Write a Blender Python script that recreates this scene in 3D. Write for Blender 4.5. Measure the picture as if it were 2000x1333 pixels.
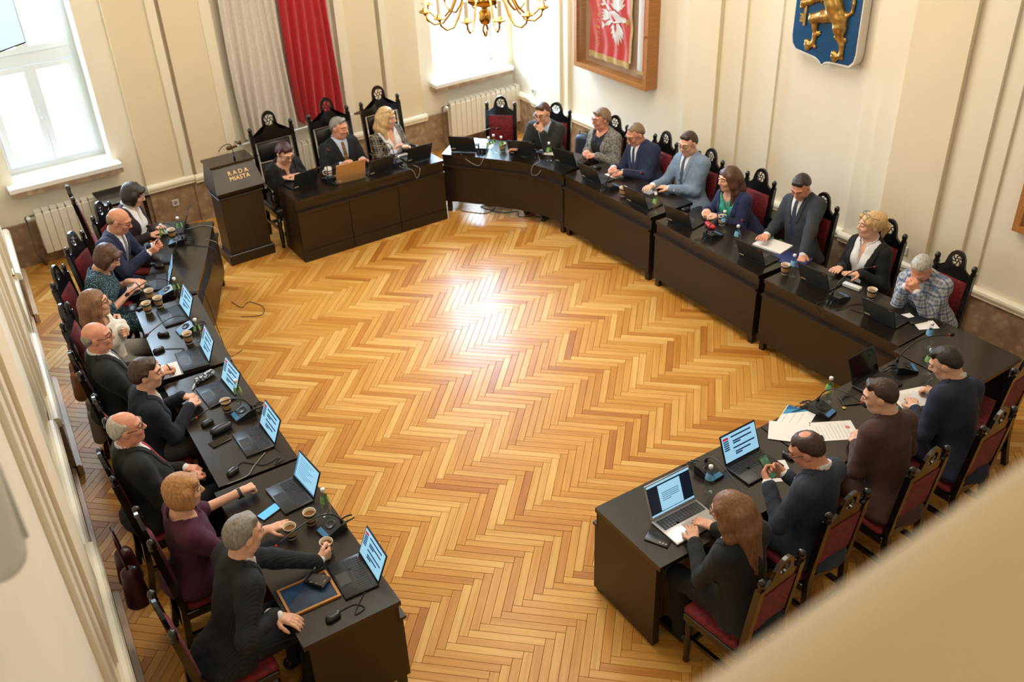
import bpy, math, random
import numpy as np
from mathutils import Vector, Matrix
random.seed(7); RNG = np.random.default_rng(7)
PI = math.pi
for _o in list(bpy.data.objects): bpy.data.objects.remove(_o)
scene = bpy.context.scene
COL = scene.collection
# ---------------------------------------------------------------- camera
CAMR = Vector((.819068, -.572608, -.035325)); CAMU = Vector((.334265, .426283, .840565)); CAMF = Vector((.466256, .700287, -.540558))
cd = bpy.data.cameras.new('camera'); cam = bpy.data.objects.new('camera', cd); COL.objects.link(cam)
cam.matrix_world = Matrix(((CAMR.x, CAMU.x, -CAMF.x, 0), (CAMR.y, CAMU.y, -CAMF.y, 0), (CAMR.z, CAMU.z, -CAMF.z, 5.0127), (0, 0, 0, 1)))
cd.sensor_width = 36; cd.lens = 1902.28 / 2000 * 36; cd.clip_start = .05; cd.clip_end = 200
cd.dof.use_dof = True; cd.dof.focus_distance = 6.9; cd.dof.aperture_fstop = 1.8
scene.camera = cam
# ---------------------------------------------------------------- sky, lamps, exposure
wd = bpy.data.worlds.new('sky'); scene.world = wd; wd.use_nodes = True
wd.node_tree.nodes['Background'].inputs[0].default_value = (.74, .88, 1, 1)
wd.node_tree.nodes['Background'].inputs[1].default_value = 6.0
scene.view_settings.view_transform = 'Standard'; scene.view_settings.look = 'None'
scene.view_settings.exposure = 0.24; scene.view_settings.gamma = 1; scene.view_settings.use_curve_mapping = False
def area(name, loc, target, sx, sy, power, col):
    l = bpy.data.lights.new(name, 'AREA'); l.shape = 'RECTANGLE'; l.size = sx; l.size_y = sy; l.energy = power; l.color = col
    o = bpy.data.objects.new(name, l); COL.objects.link(o); o.location = loc
    o.rotation_euler = (Vector(target) - Vector(loc)).to_track_quat('-Z', 'Y').to_euler(); return o
# daylight entering by the two windows (overcast sky), and two warm overhead fill lights added without fixtures
area('window_daylight', (1.55, 11.62, 2.5), (1.9, 9.0, 1.6), 1.1, 3.0, 200, (.54, .76, 1))
area('window_daylight', (6.92, 11.62, 2.5), (6.4, 9.0, 1.6), 1.1, 3.0, 430, (.50, .74, 1))
area('ceiling_fill', (4.1, 6.2, 6.6), (4.1, 6.2, 0), 3.5, 3.5, 200, (1, .92, .80))
area('ceiling_fill', (2.6, -1.0, 6.5), (3.6, 3.0, 1.0), 3.0, 1.6, 45, (1, .92, .80))
# ---------------------------------------------------------------- materials
MAT = {}
def S2L(c):
    return tuple(((v / 255) / 12.92 if v / 255 <= .04045 else ((v / 255 + .055) / 1.055) ** 2.4) for v in c)
def pm(name, col, rough=.6, metal=0, var=.0, vscale=40, bump=0, bscale=200, stretch=None, emit=0, alpha=1, coat=0, sheen=0, spec=.5, rot=0, srgb=True):
    """procedural principled material: colour with noise variation, optional grain bump"""
    if name in MAT: return MAT[name]
    c = S2L(col) if srgb else col
    m = bpy.data.materials.new(name); m.use_nodes = True; nt = m.node_tree; N = nt.nodes; L = nt.links
    b = N['Principled BSDF']; b.inputs['Roughness'].default_value = rough; b.inputs['Metallic'].default_value = metal
    b.inputs['Base Color'].default_value = (*c, 1); b.inputs['Specular IOR Level'].default_value = spec
    if coat: b.inputs['Coat Weight'].default_value = coat; b.inputs['Coat Roughness'].default_value = .12
    if sheen: b.inputs['Sheen Weight'].default_value = sheen
    if emit: b.inputs['Emission Color'].default_value = (*c, 1); b.inputs['Emission Strength'].default_value = emit
    if var or bump:
        tc = N.new('ShaderNodeTexCoord'); mp = N.new('ShaderNodeMapping'); L.new(tc.outputs['Object'], mp.inputs[0])
        if stretch: mp.inputs['Scale'].default_value = stretch
        if rot: mp.inputs['Rotation'].default_value = (0, 0, rot)
    if var:
        n = N.new('ShaderNodeTexNoise'); n.inputs['Scale'].default_value = vscale; n.inputs['Detail'].default_value = 3
        L.new(mp.outputs[0], n.inputs['Vector'])
        r = N.new('ShaderNodeValToRGB'); r.color_ramp.elements[0].position = .3; r.color_ramp.elements[1].position = .7
        r.color_ramp.elements[0].color = (*[max(0, v * (1 - var)) for v in c], 1); r.color_ramp.elements[1].color = (*[min(1, v * (1 + var)) for v in c], 1)
        L.new(n.outputs['Fac'], r.inputs[0]); L.new(r.outputs[0], b.inputs['Base Color'])
    if bump:
        n2 = N.new('ShaderNodeTexNoise'); n2.inputs['Scale'].default_value = bscale; L.new(mp.outputs[0], n2.inputs['Vector'])
        bp = N.new('ShaderNodeBump'); bp.inputs['Strength'].default_value = bump; bp.inputs['Distance'].default_value = .004
        L.new(n2.outputs['Fac'], bp.inputs['Height']); L.new(bp.outputs[0], b.inputs['Normal'])
    MAT[name] = m; return m
def plaid(name, base, line, line2, scale=22, rough=.85, th_=.86):
    """woven check: two crossed line sets on a base cloth"""
    m = pm(name, base, rough); nt = m.node_tree; N = nt.nodes; L = nt.links; b = N['Principled BSDF']
    tc = N.new('ShaderNodeTexCoord'); last = None
    col = None
    for i, (ax, c, sc, th) in enumerate((('X', line, scale, th_), ('Z', line, scale, th_), ('Y', line, scale, th_ + .03), ('X', line2, scale * .5, .93), ('Z', line2, scale * .5, .93))):
        w = N.new('ShaderNodeTexWave'); w.bands_direction = ax; w.inputs['Scale'].default_value = sc / 6.283 * 2; w.inputs['Distortion'].default_value = 0
        L.new(tc.outputs['Object'], w.inputs['Vector'])
        g = N.new('ShaderNodeMath'); g.operation = 'GREATER_THAN'; g.inputs[1].default_value = th; L.new(w.outputs['Fac'], g.inputs[0])
        mx = N.new('ShaderNodeMixRGB'); mx.inputs['Color2'].default_value = (*S2L(c), 1)
        mul = N.new('ShaderNodeMath'); mul.operation = 'MULTIPLY'; mul.inputs[1].default_value = .7; L.new(g.outputs[0], mul.inputs[0]); L.new(mul.outputs[0], mx.inputs['Fac'])
        if col is None: mx.inputs['Color1'].default_value = (*S2L(base), 1)
        else: L.new(col, mx.inputs['Color1'])
        col = mx.outputs[0]
    L.new(col, b.inputs['Base Color']); return m
def stripes(name, base, line, axis='X', scale=26, th=.9, rough=.85):
    m = pm(name, base, rough); nt = m.node_tree; N = nt.nodes; L = nt.links; b = N['Principled BSDF']
    tc = N.new('ShaderNodeTexCoord'); w = N.new('ShaderNodeTexWave'); w.bands_direction = axis; w.inputs['Scale'].default_value = scale; L.new(tc.outputs['Object'], w.inputs['Vector'])
    r = N.new('ShaderNodeValToRGB'); r.color_ramp.elements[0].position = th - .05; r.color_ramp.elements[1].position = th
    r.color_ramp.elements[0].color = (*S2L(base), 1); r.color_ramp.elements[1].color = (*S2L(line), 1)
    L.new(w.outputs['Fac'], r.inputs[0]); L.new(r.outputs[0], b.inputs['Base Color']); return m
def speckle(name, base, spot, scale=90, th=.62, rough=.8):
    m = pm(name, base, rough); nt = m.node_tree; N = nt.nodes; L = nt.links; b = N['Principled BSDF']
    tc = N.new('ShaderNodeTexCoord'); w = N.new('ShaderNodeTexNoise'); w.inputs['Scale'].default_value = scale; w.inputs['Detail'].default_value = 1; L.new(tc.outputs['Object'], w.inputs['Vector'])
    r = N.new('ShaderNodeValToRGB'); r.color_ramp.elements[0].position = th - .06; r.color_ramp.elements[1].position = th
    r.color_ramp.elements[0].color = (*S2L(base), 1); r.color_ramp.elements[1].color = (*S2L(spot), 1)
    L.new(w.outputs['Fac'], r.inputs[0]); L.new(r.outputs[0], b.inputs['Base Color']); return m
def glassy(name, tint=(1, 1, 1), gloss=.12, rough=.02):
    m = bpy.data.materials.new(name); m.use_nodes = True; nt = m.node_tree; N = nt.nodes; L = nt.links
    for n in list(N): N.remove(n)
    o = N.new('ShaderNodeOutputMaterial'); t = N.new('ShaderNodeBsdfTransparent'); t.inputs[0].default_value = (*tint, 1)
    g = N.new('ShaderNodeBsdfGlossy'); g.inputs['Roughness'].default_value = rough
    f = N.new('ShaderNodeLayerWeight'); f.inputs[0].default_value = .5
    pw = N.new('ShaderNodeMath'); pw.operation = 'POWER'; pw.inputs[1].default_value = 4; L.new(f.outputs['Facing'], pw.inputs[0])
    mu = N.new('ShaderNodeMath'); mu.operation = 'MULTIPLY_ADD'; mu.inputs[1].default_value = .6; mu.inputs[2].default_value = gloss * .4; L.new(pw.outputs[0], mu.inputs[0])
    x = N.new('ShaderNodeMixShader'); L.new(mu.outputs[0], x.inputs[0]); L.new(t.outputs[0], x.inputs[1]); L.new(g.outputs[0], x.inputs[2]); L.new(x.outputs[0], o.inputs[0])
    MAT[name] = m; return m
def voronoi_stone(name, c1, c2, c3):
    """brown limestone with pale fossil blotches"""
    m = pm(name, c1, .38); nt = m.node_tree; N = nt.nodes; L = nt.links; b = N['Principled BSDF']
    tc = N.new('ShaderNodeTexCoord')
    n = N.new('ShaderNodeTexNoise'); n.inputs['Scale'].default_value = 9; n.inputs['Detail'].default_value = 6; L.new(tc.outputs['Object'], n.inputs['Vector'])
    r = N.new('ShaderNodeValToRGB'); r.color_ramp.elements[0].color = (*S2L(c1), 1); r.color_ramp.elements[1].color = (*S2L(c2), 1); r.color_ramp.elements[0].position = .38; r.color_ramp.elements[1].position = .62
    L.new(n.outputs['Fac'], r.inputs[0])
    v = N.new('ShaderNodeTexVoronoi'); v.inputs['Scale'].default_value = 11; v.inputs['Randomness'].default_value = 1; L.new(tc.outputs['Object'], v.inputs['Vector'])
    q = N.new('ShaderNodeValToRGB'); q.color_ramp.elements[0].color = (1, 1, 1, 1); q.color_ramp.elements[1].color = (0, 0, 0, 1); q.color_ramp.elements[0].position = .18; q.color_ramp.elements[1].position = .42
    L.new(v.outputs['Distance'], q.inputs[0])
    mu = N.new('ShaderNodeMath'); mu.operation = 'MULTIPLY'; mu.inputs[1].default_value = .55; L.new(q.outputs[0], mu.inputs[0])
    x = N.new('ShaderNodeMixRGB'); x.inputs['Color2'].default_value = (*S2L(c3), 1); L.new(mu.outputs[0], x.inputs['Fac']); L.new(r.outputs[0], x.inputs['Color1'])
    L.new(x.outputs[0], b.inputs['Base Color']); return m
# ---------------------------------------------------------------- mesh helpers
def link(o, parent=None):
    COL.objects.link(o)
    if parent is not None: o.parent = parent
    return o
def mkmesh(name, verts, faces, mats, smooth=False, midx=None):
    me = bpy.data.meshes.new(name)
    me.from_pydata([tuple(map(float, v)) for v in verts], [], faces)
    for m in (mats if isinstance(mats, (list, tuple)) else [mats]): me.materials.append(m)
    if midx is not None: me.polygons.foreach_set('material_index', midx)
    if smooth: me.polygons.foreach_set('use_smooth', [True] * len(me.polygons))
    me.update(); return me
def tag(o, label, cat, group=None, kind=None):
    o['label'] = label; o['category'] = cat
    if group: o['group'] = group
    if kind: o['kind'] = kind
    return o
def struct(o): o['kind'] = 'structure'; return o
def empty(name, loc=(0, 0, 0), rz=0, parent=None):
    o = bpy.data.objects.new(name, None); o.location = loc; o.rotation_euler = (0, 0, rz); o.empty_display_size = .1
    return link(o, parent)
def clone(root, loc=None, rz=None):
    def cp(o, par):
        c = o.copy(); link(c, par)
        for ch in o.children: cp(ch, c)
        return c
    r = cp(root, None)
    if loc is not None: r.location = loc
    if rz is not None: r.rotation_euler = (0, 0, rz)
    return r
class MB:
    def __init__(s): s.v = []; s.f = []; s.mi = []; s.cur = 0
    def m(s, i): s.cur = i; return s
    def add(s, vs, fs):
        b = len(s.v); s.v += [tuple(v) for v in vs]; s.f += [tuple(i + b for i in f) for f in fs]; s.mi += [s.cur] * len(fs); return s
    def hexa(s, lo, hi):   # two quads rings of 4
        return s.add(list(lo) + list(hi), [(3, 2, 1, 0), (4, 5, 6, 7), (0, 1, 5, 4), (1, 2, 6, 5), (2, 3, 7, 6), (3, 0, 4, 7)])
    def box(s, x0, x1, y0, y1, z0, z1):
        return s.hexa([(x0, y0, z0), (x1, y0, z0), (x1, y1, z0), (x0, y1, z0)], [(x0, y0, z1), (x1, y0, z1), (x1, y1, z1), (x0, y1, z1)])
    def bbox(s, x0, x1, y0, y1, z0, z1, b=.004):
        """box with chamfered top and vertical edges"""
        def ring(z, i): return [(x0 + i, y0, z), (x1 - i, y0, z), (x1, y0 + i, z), (x1, y1 - i, z), (x1 - i, y1, z), (x0 + i, y1, z), (x0, y1 - i, z), (x0, y0 + i, z)]
        def ring2(z, i): return [(x0 + 2 * i, y0 + i, z), (x1 - 2 * i, y0 + i, z), (x1 - i, y0 + 2 * i, z), (x1 - i, y1 - 2 * i, z), (x1 - 2 * i, y1 - i, z), (x0 + 2 * i, y1 - i, z), (x0 + i, y1 - 2 * i, z), (x0 + i, y0 + 2 * i, z)]
        return s.rings([ring2(z0, b), ring(z0 + b, b), ring(z1 - b, b), ring2(z1, b)])
    def rings(s, R, cap=True, close=True):
        n = len(R[0]); vs = [p for r in R for p in r]; fs = []
        for i in range(len(R) - 1):
            for j in range(n if close else n - 1):
                k = (j + 1) % n; fs.append((i * n + j, i * n + k, (i + 1) * n + k, (i + 1) * n + j))
        if cap: fs.append(tuple(reversed(range(n)))); fs.append(tuple((len(R) - 1) * n + j for j in range(n)))
        return s.add(vs, fs)
    def lathe(s, prof, n=16, c=(0, 0, 0), cap=True):
        return s.rings([[(c[0] + r * math.cos(2 * PI * j / n), c[1] + r * math.sin(2 * PI * j / n), c[2] + z) for j in range(n)] for r, z in prof], cap)
    def tube(s, pts, r, n=8, cap=True):
        P = [Vector(p) for p in pts]; R = []; up = None
        rr = r if isinstance(r, (list, tuple)) else [r] * len(P)
        for i, p in enumerate(P):
            t = (P[min(i + 1, len(P) - 1)] - P[max(i - 1, 0)]).normalized()
            if up is None: up = Vector((0, 0, 1)) if abs(t.z) < .9 else Vector((1, 0, 0))
            a = t.cross(up).normalized(); b = a.cross(t).normalized(); up = b
            R.append([tuple(p + (a * math.cos(2 * PI * j / n) + b * math.sin(2 * PI * j / n)) * rr[i]) for j in range(n)])
        return s.rings(R, cap)
    def prism(s, poly, z0, z1):
        n = len(poly); vs = [(x, y, z0) for x, y in poly] + [(x, y, z1) for x, y in poly]
        return s.add(vs, [tuple(reversed(range(n))), tuple(range(n, 2 * n))] + [(i, (i + 1) % n, (i + 1) % n + n, i + n) for i in range(n)])
    def sweep(s, path, o0, o1, z0, z1):
        """rectangular section swept along a floor polyline, offset o0..o1 to its left"""
        P = [Vector((*p, 0)) for p in path]; R = []
        for i, p in enumerate(P):
            t0 = (P[i] - P[i - 1]).normalized() if i else (P[1] - P[0]).normalized()
            t1 = (P[i + 1] - P[i]).normalized() if i < len(P) - 1 else t0
            t = (t0 + t1).normalized(); nrm = Vector((-t.y, t.x, 0)) / max(.5, t.dot(t1))
            a = p + nrm * o0; b = p + nrm * o1
            R.append([(a.x, a.y, z0), (b.x, b.y, z0), (b.x, b.y, z1), (a.x, a.y, z1)])
        return s.rings(R)
    def rot(s, M, start=0):
        for i in range(start, len(s.v)): s.v[i] = tuple(M @ Vector(s.v[i]))
        return s
    def build(s, name, mats, parent=None, smooth=False, auto=None):
        me = mkmesh(name, s.v, s.f, mats, smooth, s.mi if isinstance(mats, (list, tuple)) else None)
        if auto:
            me.polygons.foreach_set('use_smooth', [True] * len(me.polygons)); me.set_sharp_from_angle(angle=math.radians(auto))
        o = bpy.data.objects.new(name, me); return link(o, parent)
def arc3(p0, p1, p2, n=12):
    """quadratic bezier"""
    a, b, c = Vector(p0), Vector(p1), Vector(p2); return [tuple(a * (1 - t) ** 2 + b * 2 * t * (1 - t) + c * t * t) for t in (i / n for i in range(n + 1))]
# ---------------------------------------------------------------- implicit-surface modeller (bodies, clothes, hair, carved relief)
def V3(*a): return np.array(a, float)
def nrm(v): return v / max(1e-9, np.linalg.norm(v))
class SDF:
    """union of round cones ('rc') and oriented ellipsoids ('el'), polygonised by surface nets"""
    def __init__(s): s.p = []; s.cuts = []
    def rc(s, a, b, ra, rb=None, k=.02): s.p.append(('rc', np.array(a, float), np.array(b, float), ra, ra if rb is None else rb, k)); return s
    def el(s, c, r, R=None, k=.03): s.p.append(('el', np.array(c, float), np.array(r, float), np.eye(3) if R is None else R, 0, k)); return s
    def chain(s, pts, rs, k=.015):
        for i in range(len(pts) - 1): s.rc(pts[i], pts[i + 1], rs[i], rs[i + 1], k)
        return s
    def extend(s, o): s.p += o.p; return s
    def mesh(s, h=.01, infl=0., cut=None, lo=None, hi=None):
        L = []; H = []
        for t, a, b, c, d, k in s.p:
            if t == 'rc': m = max(c, d) + infl; L.append(np.minimum(a, b) - m); H.append(np.maximum(a, b) + m)
            else: m = np.abs(c.T) @ b + infl; L.append(a - m); H.append(a + m)
        l = np.min(L, 0) - 3 * h; u = np.max(H, 0) + 3 * h
        if lo is not None: l = np.maximum(l, lo)
        if hi is not None: u = np.minimum(u, hi)
        n = np.maximum(4, np.ceil((u - l) / h).astype(int) + 1)
        D = np.full(n, 1.0)
        for (t, a, b, c, d, k), bl, bh in zip(s.p, L, H):
            mg = k + 3 * h
            i0 = np.clip(np.floor((bl - mg - l) / h).astype(int), 0, n); i1 = np.clip(np.ceil((bh + mg - l) / h).astype(int) + 1, 0, n)
            if np.any(i1 <= i0): continue
            X, Y, Z = [(l[q] + h * np.arange(i0[q], i1[q])) for q in range(3)]
            P = np.stack(np.meshgrid(X, Y, Z, indexing='ij'), -1)
            if t == 'rc':
                ba = b - a; q = P - a; tt = np.clip((q @ ba) / max(1e-9, ba @ ba), 0, 1)
                dd = np.linalg.norm(q - tt[..., None] * ba, axis=-1) - (c + (d - c) * tt) - infl
            else:
                q = (P - a) @ c.T; r = b + infl
                k0 = np.linalg.norm(q / r, axis=-1); k1 = np.linalg.norm(q / (r * r), axis=-1)
                dd = np.where(k1 > 1e-6, k0 * (k0 - 1) / np.maximum(k1, 1e-6), -r.min())
            sl = tuple(slice(i0[q], i1[q]) for q in range(3)); o = D[sl]
            hh = np.clip(.5 + .5 * (o - dd) / k, 0, 1); D[sl] = o * (1 - hh) + dd * hh - k * hh * (1 - hh)
        if cut is not None:
            X, Y, Z = [(l[q] + h * np.arange(n[q])) for q in range(3)]
            P = np.stack(np.meshgrid(X, Y, Z, indexing='ij'), -1); D = cut(P, D)
        D[0] = D[-1] = 1; D[:, 0] = D[:, -1] = 1; D[:, :, 0] = D[:, :, -1] = 1
        return nets(D, l, h)
def nets(D, l, h):
    s = D < 0
    c = s[:-1, :-1, :-1].astype(np.int8)
    sh = [(i, j, k) for i in (0, 1) for j in (0, 1) for k in (0, 1)]
    def sub(A, o): return A[o[0]:A.shape[0] - 1 + o[0], o[1]:A.shape[1] - 1 + o[1], o[2]:A.shape[2] - 1 + o[2]]
    tot = sum(sub(s, o).astype(np.int8) for o in sh)
    I = np.argwhere((tot > 0) & (tot < 8))
    if len(I) == 0: return np.zeros((0, 3)), np.zeros((0, 4), int)
    vals = {o: D[I[:, 0] + o[0], I[:, 1] + o[1], I[:, 2] + o[2]] for o in sh}
    acc = np.zeros((len(I), 3)); cnt = np.zeros(len(I))
    for o in sh:
        for ax in range(3):
            if o[ax]: continue
            o2 = list(o); o2[ax] = 1; o2 = tuple(o2)
            a, b = vals[o], vals[o2]; m = (a < 0) != (b < 0)
            t = np.where(m, a / np.where(m, a - b, 1), 0)
            pt = np.array(o, float) + np.zeros((len(I), 3)); pt[:, ax] += t
            acc[m] += pt[m]; cnt[m] += 1
    V = l + h * (I + acc / cnt[:, None])
    idx = np.full(tuple(np.array(D.shape) - 1), -1, np.int32); idx[I[:, 0], I[:, 1], I[:, 2]] = np.arange(len(I))
    F = []
    for ax in range(3):
        a = [slice(None)] * 3; b = [slice(None)] * 3; a[ax] = slice(0, -1); b[ax] = slice(1, None)
        A, B = s[tuple(a)], s[tuple(b)]
        E = np.argwhere(A != B); u, v = (ax + 1) % 3, (ax + 2) % 3
        E = E[(E[:, u] > 0) & (E[:, v] > 0) & (E[:, u] < D.shape[u] - 1) & (E[:, v] < D.shape[v] - 1)]
        fl = A[E[:, 0], E[:, 1], E[:, 2]]
        q = []
        for du, dv in ((1, 1), (0, 1), (0, 0), (1, 0)):
            e = E.copy(); e[:, u] -= du; e[:, v] -= dv; q.append(idx[e[:, 0], e[:, 1], e[:, 2]])
        q = np.stack(q, 1); q[~fl] = q[~fl][:, ::-1]; F.append(q)
    F = np.concatenate(F); F = F[(F >= 0).all(1)]
    return V, F
def npmesh(name, parts, mat, parent, org, smooth=True):
    """one mesh object from a list of (V, F) shells, coordinates relative to org"""
    vs = []; fs = []; b = 0
    for V, F in parts: vs.append(V - org); fs.append(F + b); b += len(V)
    V = np.concatenate(vs); F = np.concatenate(fs); me = bpy.data.meshes.new(name)
    me.vertices.add(len(V)); me.vertices.foreach_set('co', V.ravel()); me.loops.add(F.size); me.loops.foreach_set('vertex_index', F.ravel().astype(np.int32))
    me.polygons.add(len(F)); me.polygons.foreach_set('loop_start', np.arange(0, F.size, 4, dtype=np.int32)); me.polygons.foreach_set('loop_total', np.full(len(F), 4, np.int32))
    me.polygons.foreach_set('use_smooth', np.ones(len(F), bool)); me.materials.append(mat); me.update(calc_edges=True); me.validate()
    return link(bpy.data.objects.new(name, me), parent)
# ---------------------------------------------------------------- people
def hand(sd, wrist, fwd, palm, side, pose='rest', sc=1.0):
    """palm, four fingers of different length bent at the knuckles, thumb from the side of the palm. side=+1 right hand"""
    f = nrm(np.array(fwd, float)); p = np.array(palm, float); p = nrm(p - f * (p @ f)); s = np.cross(p, f) * side   # s: towards the thumb
    curl = {'rest': (.25, .35, .3), 'flat': (.05, .1, .1), 'grip': (.75, .9, .5), 'fist': (1.25, 1.5, .9), 'clasp': (.8, .9, .4), 'pen': (.8, 1.1, .6)}[pose]
    w = wrist; kn = w + f * .085 * sc
    sd.rc(w - f * .03, w + f * .02, .026 * sc, .025 * sc, .02)
    for q, r in ((-.026, .0145), (-.009, .016), (.009, .016), (.026, .0155)): sd.rc(w + f * .012 + s * q * .6, kn + s * q, r * sc, r * .86 * sc, .012)
    for q, ln in ((-.030, .80), (-.0105, .95), (.0095, 1.0), (.029, .92)):
        pt = kn + s * q * sc; d = nrm(f + s * q * 2.2); a = 0; pts = [pt]; 
        for seg, c in zip((.042, .026, .021), curl):
            a += c; dd = d * math.cos(a) + p * math.sin(a); pt = pt + dd * seg * ln * sc; pts.append(pt)
        sd.chain(pts, [.0098 * sc, .009 * sc, .0082 * sc, .0072 * sc], .004)
    th = w + f * .022 * sc + s * .024 * sc; open_ = {'flat': .9, 'rest': .7, 'grip': .55, 'fist': .35, 'clasp': .45, 'pen': .4}[pose]
    d1 = nrm(f * .75 + s * open_ + p * .35); t1 = th + d1 * .042 * sc; d2 = nrm(f * .95 + s * (open_ - .45) + p * .4); t2 = t1 + d2 * .032 * sc; t3 = t2 + nrm(d2 + p * .2 - s * .2) * .024 * sc
    sd.chain([th, t1, t2, t3], [.016 * sc, .0118 * sc, .0105 * sc, .0085 * sc], .008)
def rotm(yaw, pitch=0, roll=0):
    """rows: right, forward, up. yaw: heading of forward in degrees from +x; pitch: down positive"""
    y = math.radians(yaw); p = math.radians(pitch); r = math.radians(roll)
    fw = V3(math.cos(y) * math.cos(p), math.sin(y) * math.cos(p), -math.sin(p)); rt = V3(math.sin(y), -math.cos(y), 0); up = np.cross(rt, fw)
    return np.stack([rt * math.cos(r) + up * math.sin(r), fw, -rt * math.sin(r) + up * math.cos(r)])
def elbow(S, W, a, b, hint):
    d = W - S; L = np.linalg.norm(d); 
    if L > (a + b) * .985: return S + d * a / (a + b)
    x = (a * a - b * b + L * L) / (2 * L); hh = math.sqrt(max(0, a * a - x * x)); u = d / L
    n = hint - u * (hint @ u); return S + u * x + nrm(n) * hh
HEADS = {}
def person(label, base, face, head, look, hands, st, nohip=False):
    """base: seat point (x,y); face: torso heading; head: centre of the head; look: (yaw,pitch[,roll]); hands: [(x,y,z,pose,palm)|None] right,left"""
    fem = st.get('fem', False); w = st.get('size', 1.0); org = V3(base[0], base[1], 0)
    root = empty('person', (base[0], base[1], 0)); tag(root, label, 'person', 'people seated at the tables')
    B = rotm(face); rt, fw, up = B
    P = V3(base[0], base[1], .56); Hd = V3(*head); HR = rotm(*look)
    Nk = Hd - HR[2] * .125 - HR[1] * .025 - V3(0, 0, .035) - fw * .012
    sp = nrm(Nk - P); rt = nrm(np.cross(fw, sp)) ; fwd = np.cross(sp, rt); R = np.stack([rt, fwd, sp]); L = np.linalg.norm(Nk - P)
    bel = st.get('belly', 0.); gw = w * (.89 if fem else 1.0)
    bust = .03 if fem else 0
    tor = SDF()
    tor.el(P + sp * .03, (.175 * w, .135 + bel * .5, .13), R, .05).el(P + sp * L * .38 + fwd * (.012 + bel * .6), (.150 * gw, .115 + bel, .17), R, .06)
    tor.el(P + sp * L * .68 + fwd * .008, (.170 * gw, .112 + bel * .4, .19), R, .06)
    if fem:
        for q in (-1, 1): tor.el(P + sp * L * .63 + rt * .07 * q + fwd * .085, (.062, .055, .062), R, .04)
    shz = Nk - sp * .075
    SH = [shz + rt * .160 * gw * q - fwd * .005 for q in (1, -1)]
    for q in (0, 1): tor.rc(Nk - sp * .015 - fwd * .012, SH[q] + sp * .006, .050, .055 * w, .05)
    arms = SDF(); slv = SDF(); fine = []; cuffs = SDF(); wr = []
    sl = st.get('sleeve', 'long')
    for q, hd in enumerate(hands):
        s = 1 if q == 0 else -1
        if hd is None: W = P + rt * .20 * s + fwd * .22 + V3(0, 0, .16); pose = 'rest'; palm = V3(0, 0, -1)
        else: W = V3(*hd[:3]); pose = hd[3] if len(hd) > 3 else 'rest'; palm = V3(*hd[4]) if len(hd) > 4 and hd[4] is not None else V3(0, 0, -1)
        E0 = elbow(SH[q], W, .285, .255, rt * s * st.get('elb', .55) + V3(0, 0, -1) - fw * .25)
        f = nrm(W - E0)
        if hd is not None and len(hd) > 5: f = nrm(V3(*hd[5]) * .75 + f * .25)
        wr.append((W, E0, f))
        tor.rc(SH[q], SH[q] * .6 + E0 * .4, .054 * gw, .048 * gw, .04)
        slv.rc(SH[q], E0, .054 * gw, .042 * gw, .035)
        if sl == 'long': slv.rc(E0, W - f * .01, .042 * gw, .031, .03)
        fs = SDF(); fs.rc(E0, W, .040 * gw, .025, .01); hand(fs, W, f, palm, s, pose, .93 if fem else 1.03)
        fine.append(fs)
        if st.get('cuff') is not None: cuffs.rc(W - f * .03, W + f * .012, .0375, .0365, .004)
        if st.get('watch') == s:
            m_ = MB(); cpt = Vector(W - f * .012 - org); z = Vector(f)
            M = Matrix.Translation(cpt) @ z.to_track_quat('Z', 'Y').to_matrix().to_4x4()
            m_.lathe([(.031, -.010), (.034, -.009), (.034, .009), (.031, .010)], 16); m_.box(-.018, .018, .030, .041, -.02, .02) if palm[2] > 0 else m_.box(-.018, .018, -.041, -.030, -.02, .02); m_.rot(M); m_.build('watch', pm('watch_strap', st.get('watchcol', (40, 42, 44)), .5), root)
    # legs
    legs = SDF()
    kn = [P + rt * .11 * s + fw * .44 - V3(0, 0, .04) for s in (1, -1)]; ft = [V3(k[0], k[1], .07) - fw * .06 for k in kn]
    for s, k, a in zip((1, -1), kn, ft):
        legs.rc(P + rt * .085 * s - V3(0, 0, .01), k, .084, .056, .05).rc(k, a, .053, .040, .02)
    legs.el(P - V3(0, 0, .01), (.17, .14, .10), B, .05)
    # head
    def hp(x, y, z): return Hd + HR[0] * x + HR[1] * y + HR[2] * z
    hs = .97 if fem else 1.0
    hd_ = SDF(); lids = SDF()
    hd_.el(hp(0, -.012, .032), (.076 * hs, .096 * hs, .086 * hs), HR, .03).el(hp(0, .028, -.035), (.058 * hs, .066, .078), HR, .04)
    hd_.rc(hp(-.03, .02, -.078), hp(.03, .02, -.078), .032 if fem else .037, k=.03).rc(hp(0, .062, -.094), hp(0, .062, -.090), .022 if fem else .026, k=.03)
    for s in (1, -1):
        hd_.el(hp(.036 * s, .068, -.022), (.024, .022, .024), HR, .02)            # cheeks
        hd_.rc(hp(.012 * s, .089, .034), hp(.046 * s, .074, .034), .0095, .008, .016)   # brow
        hd_.el(hp(.0765 * s, -.008, -.004), (.010, .021, .031), HR, .006)          # ears
        lids.rc(hp(.020 * s, .0915, .0165), hp(.044 * s, .086, .0155), .0072, .006, .004)
    hd_.rc(hp(0, .090, .022), hp(0, .112, -.020), .008, .0125, .012).rc(hp(-.011, .100, -.026), hp(.011, .100, -.026), .0085, k=.010)
    hd_.rc(hp(-.016, .083, -.052), hp(.016, .083, -.052), .0085, k=.010).rc(hp(-.013, .081, -.063), hp(.013, .081, -.063), .0085, k=.008)
    hd_.rc(hp(0, -.022, -.045), Nk + fwd * .004, .052 if fem else .060, .056 if fem else .066, .03).rc(Nk, Nk - sp * .07 + fwd * .03, .055, .06, .05)
    eyes = [hp(.032 * s, .086, .010) for s in (1, -1)]
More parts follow.
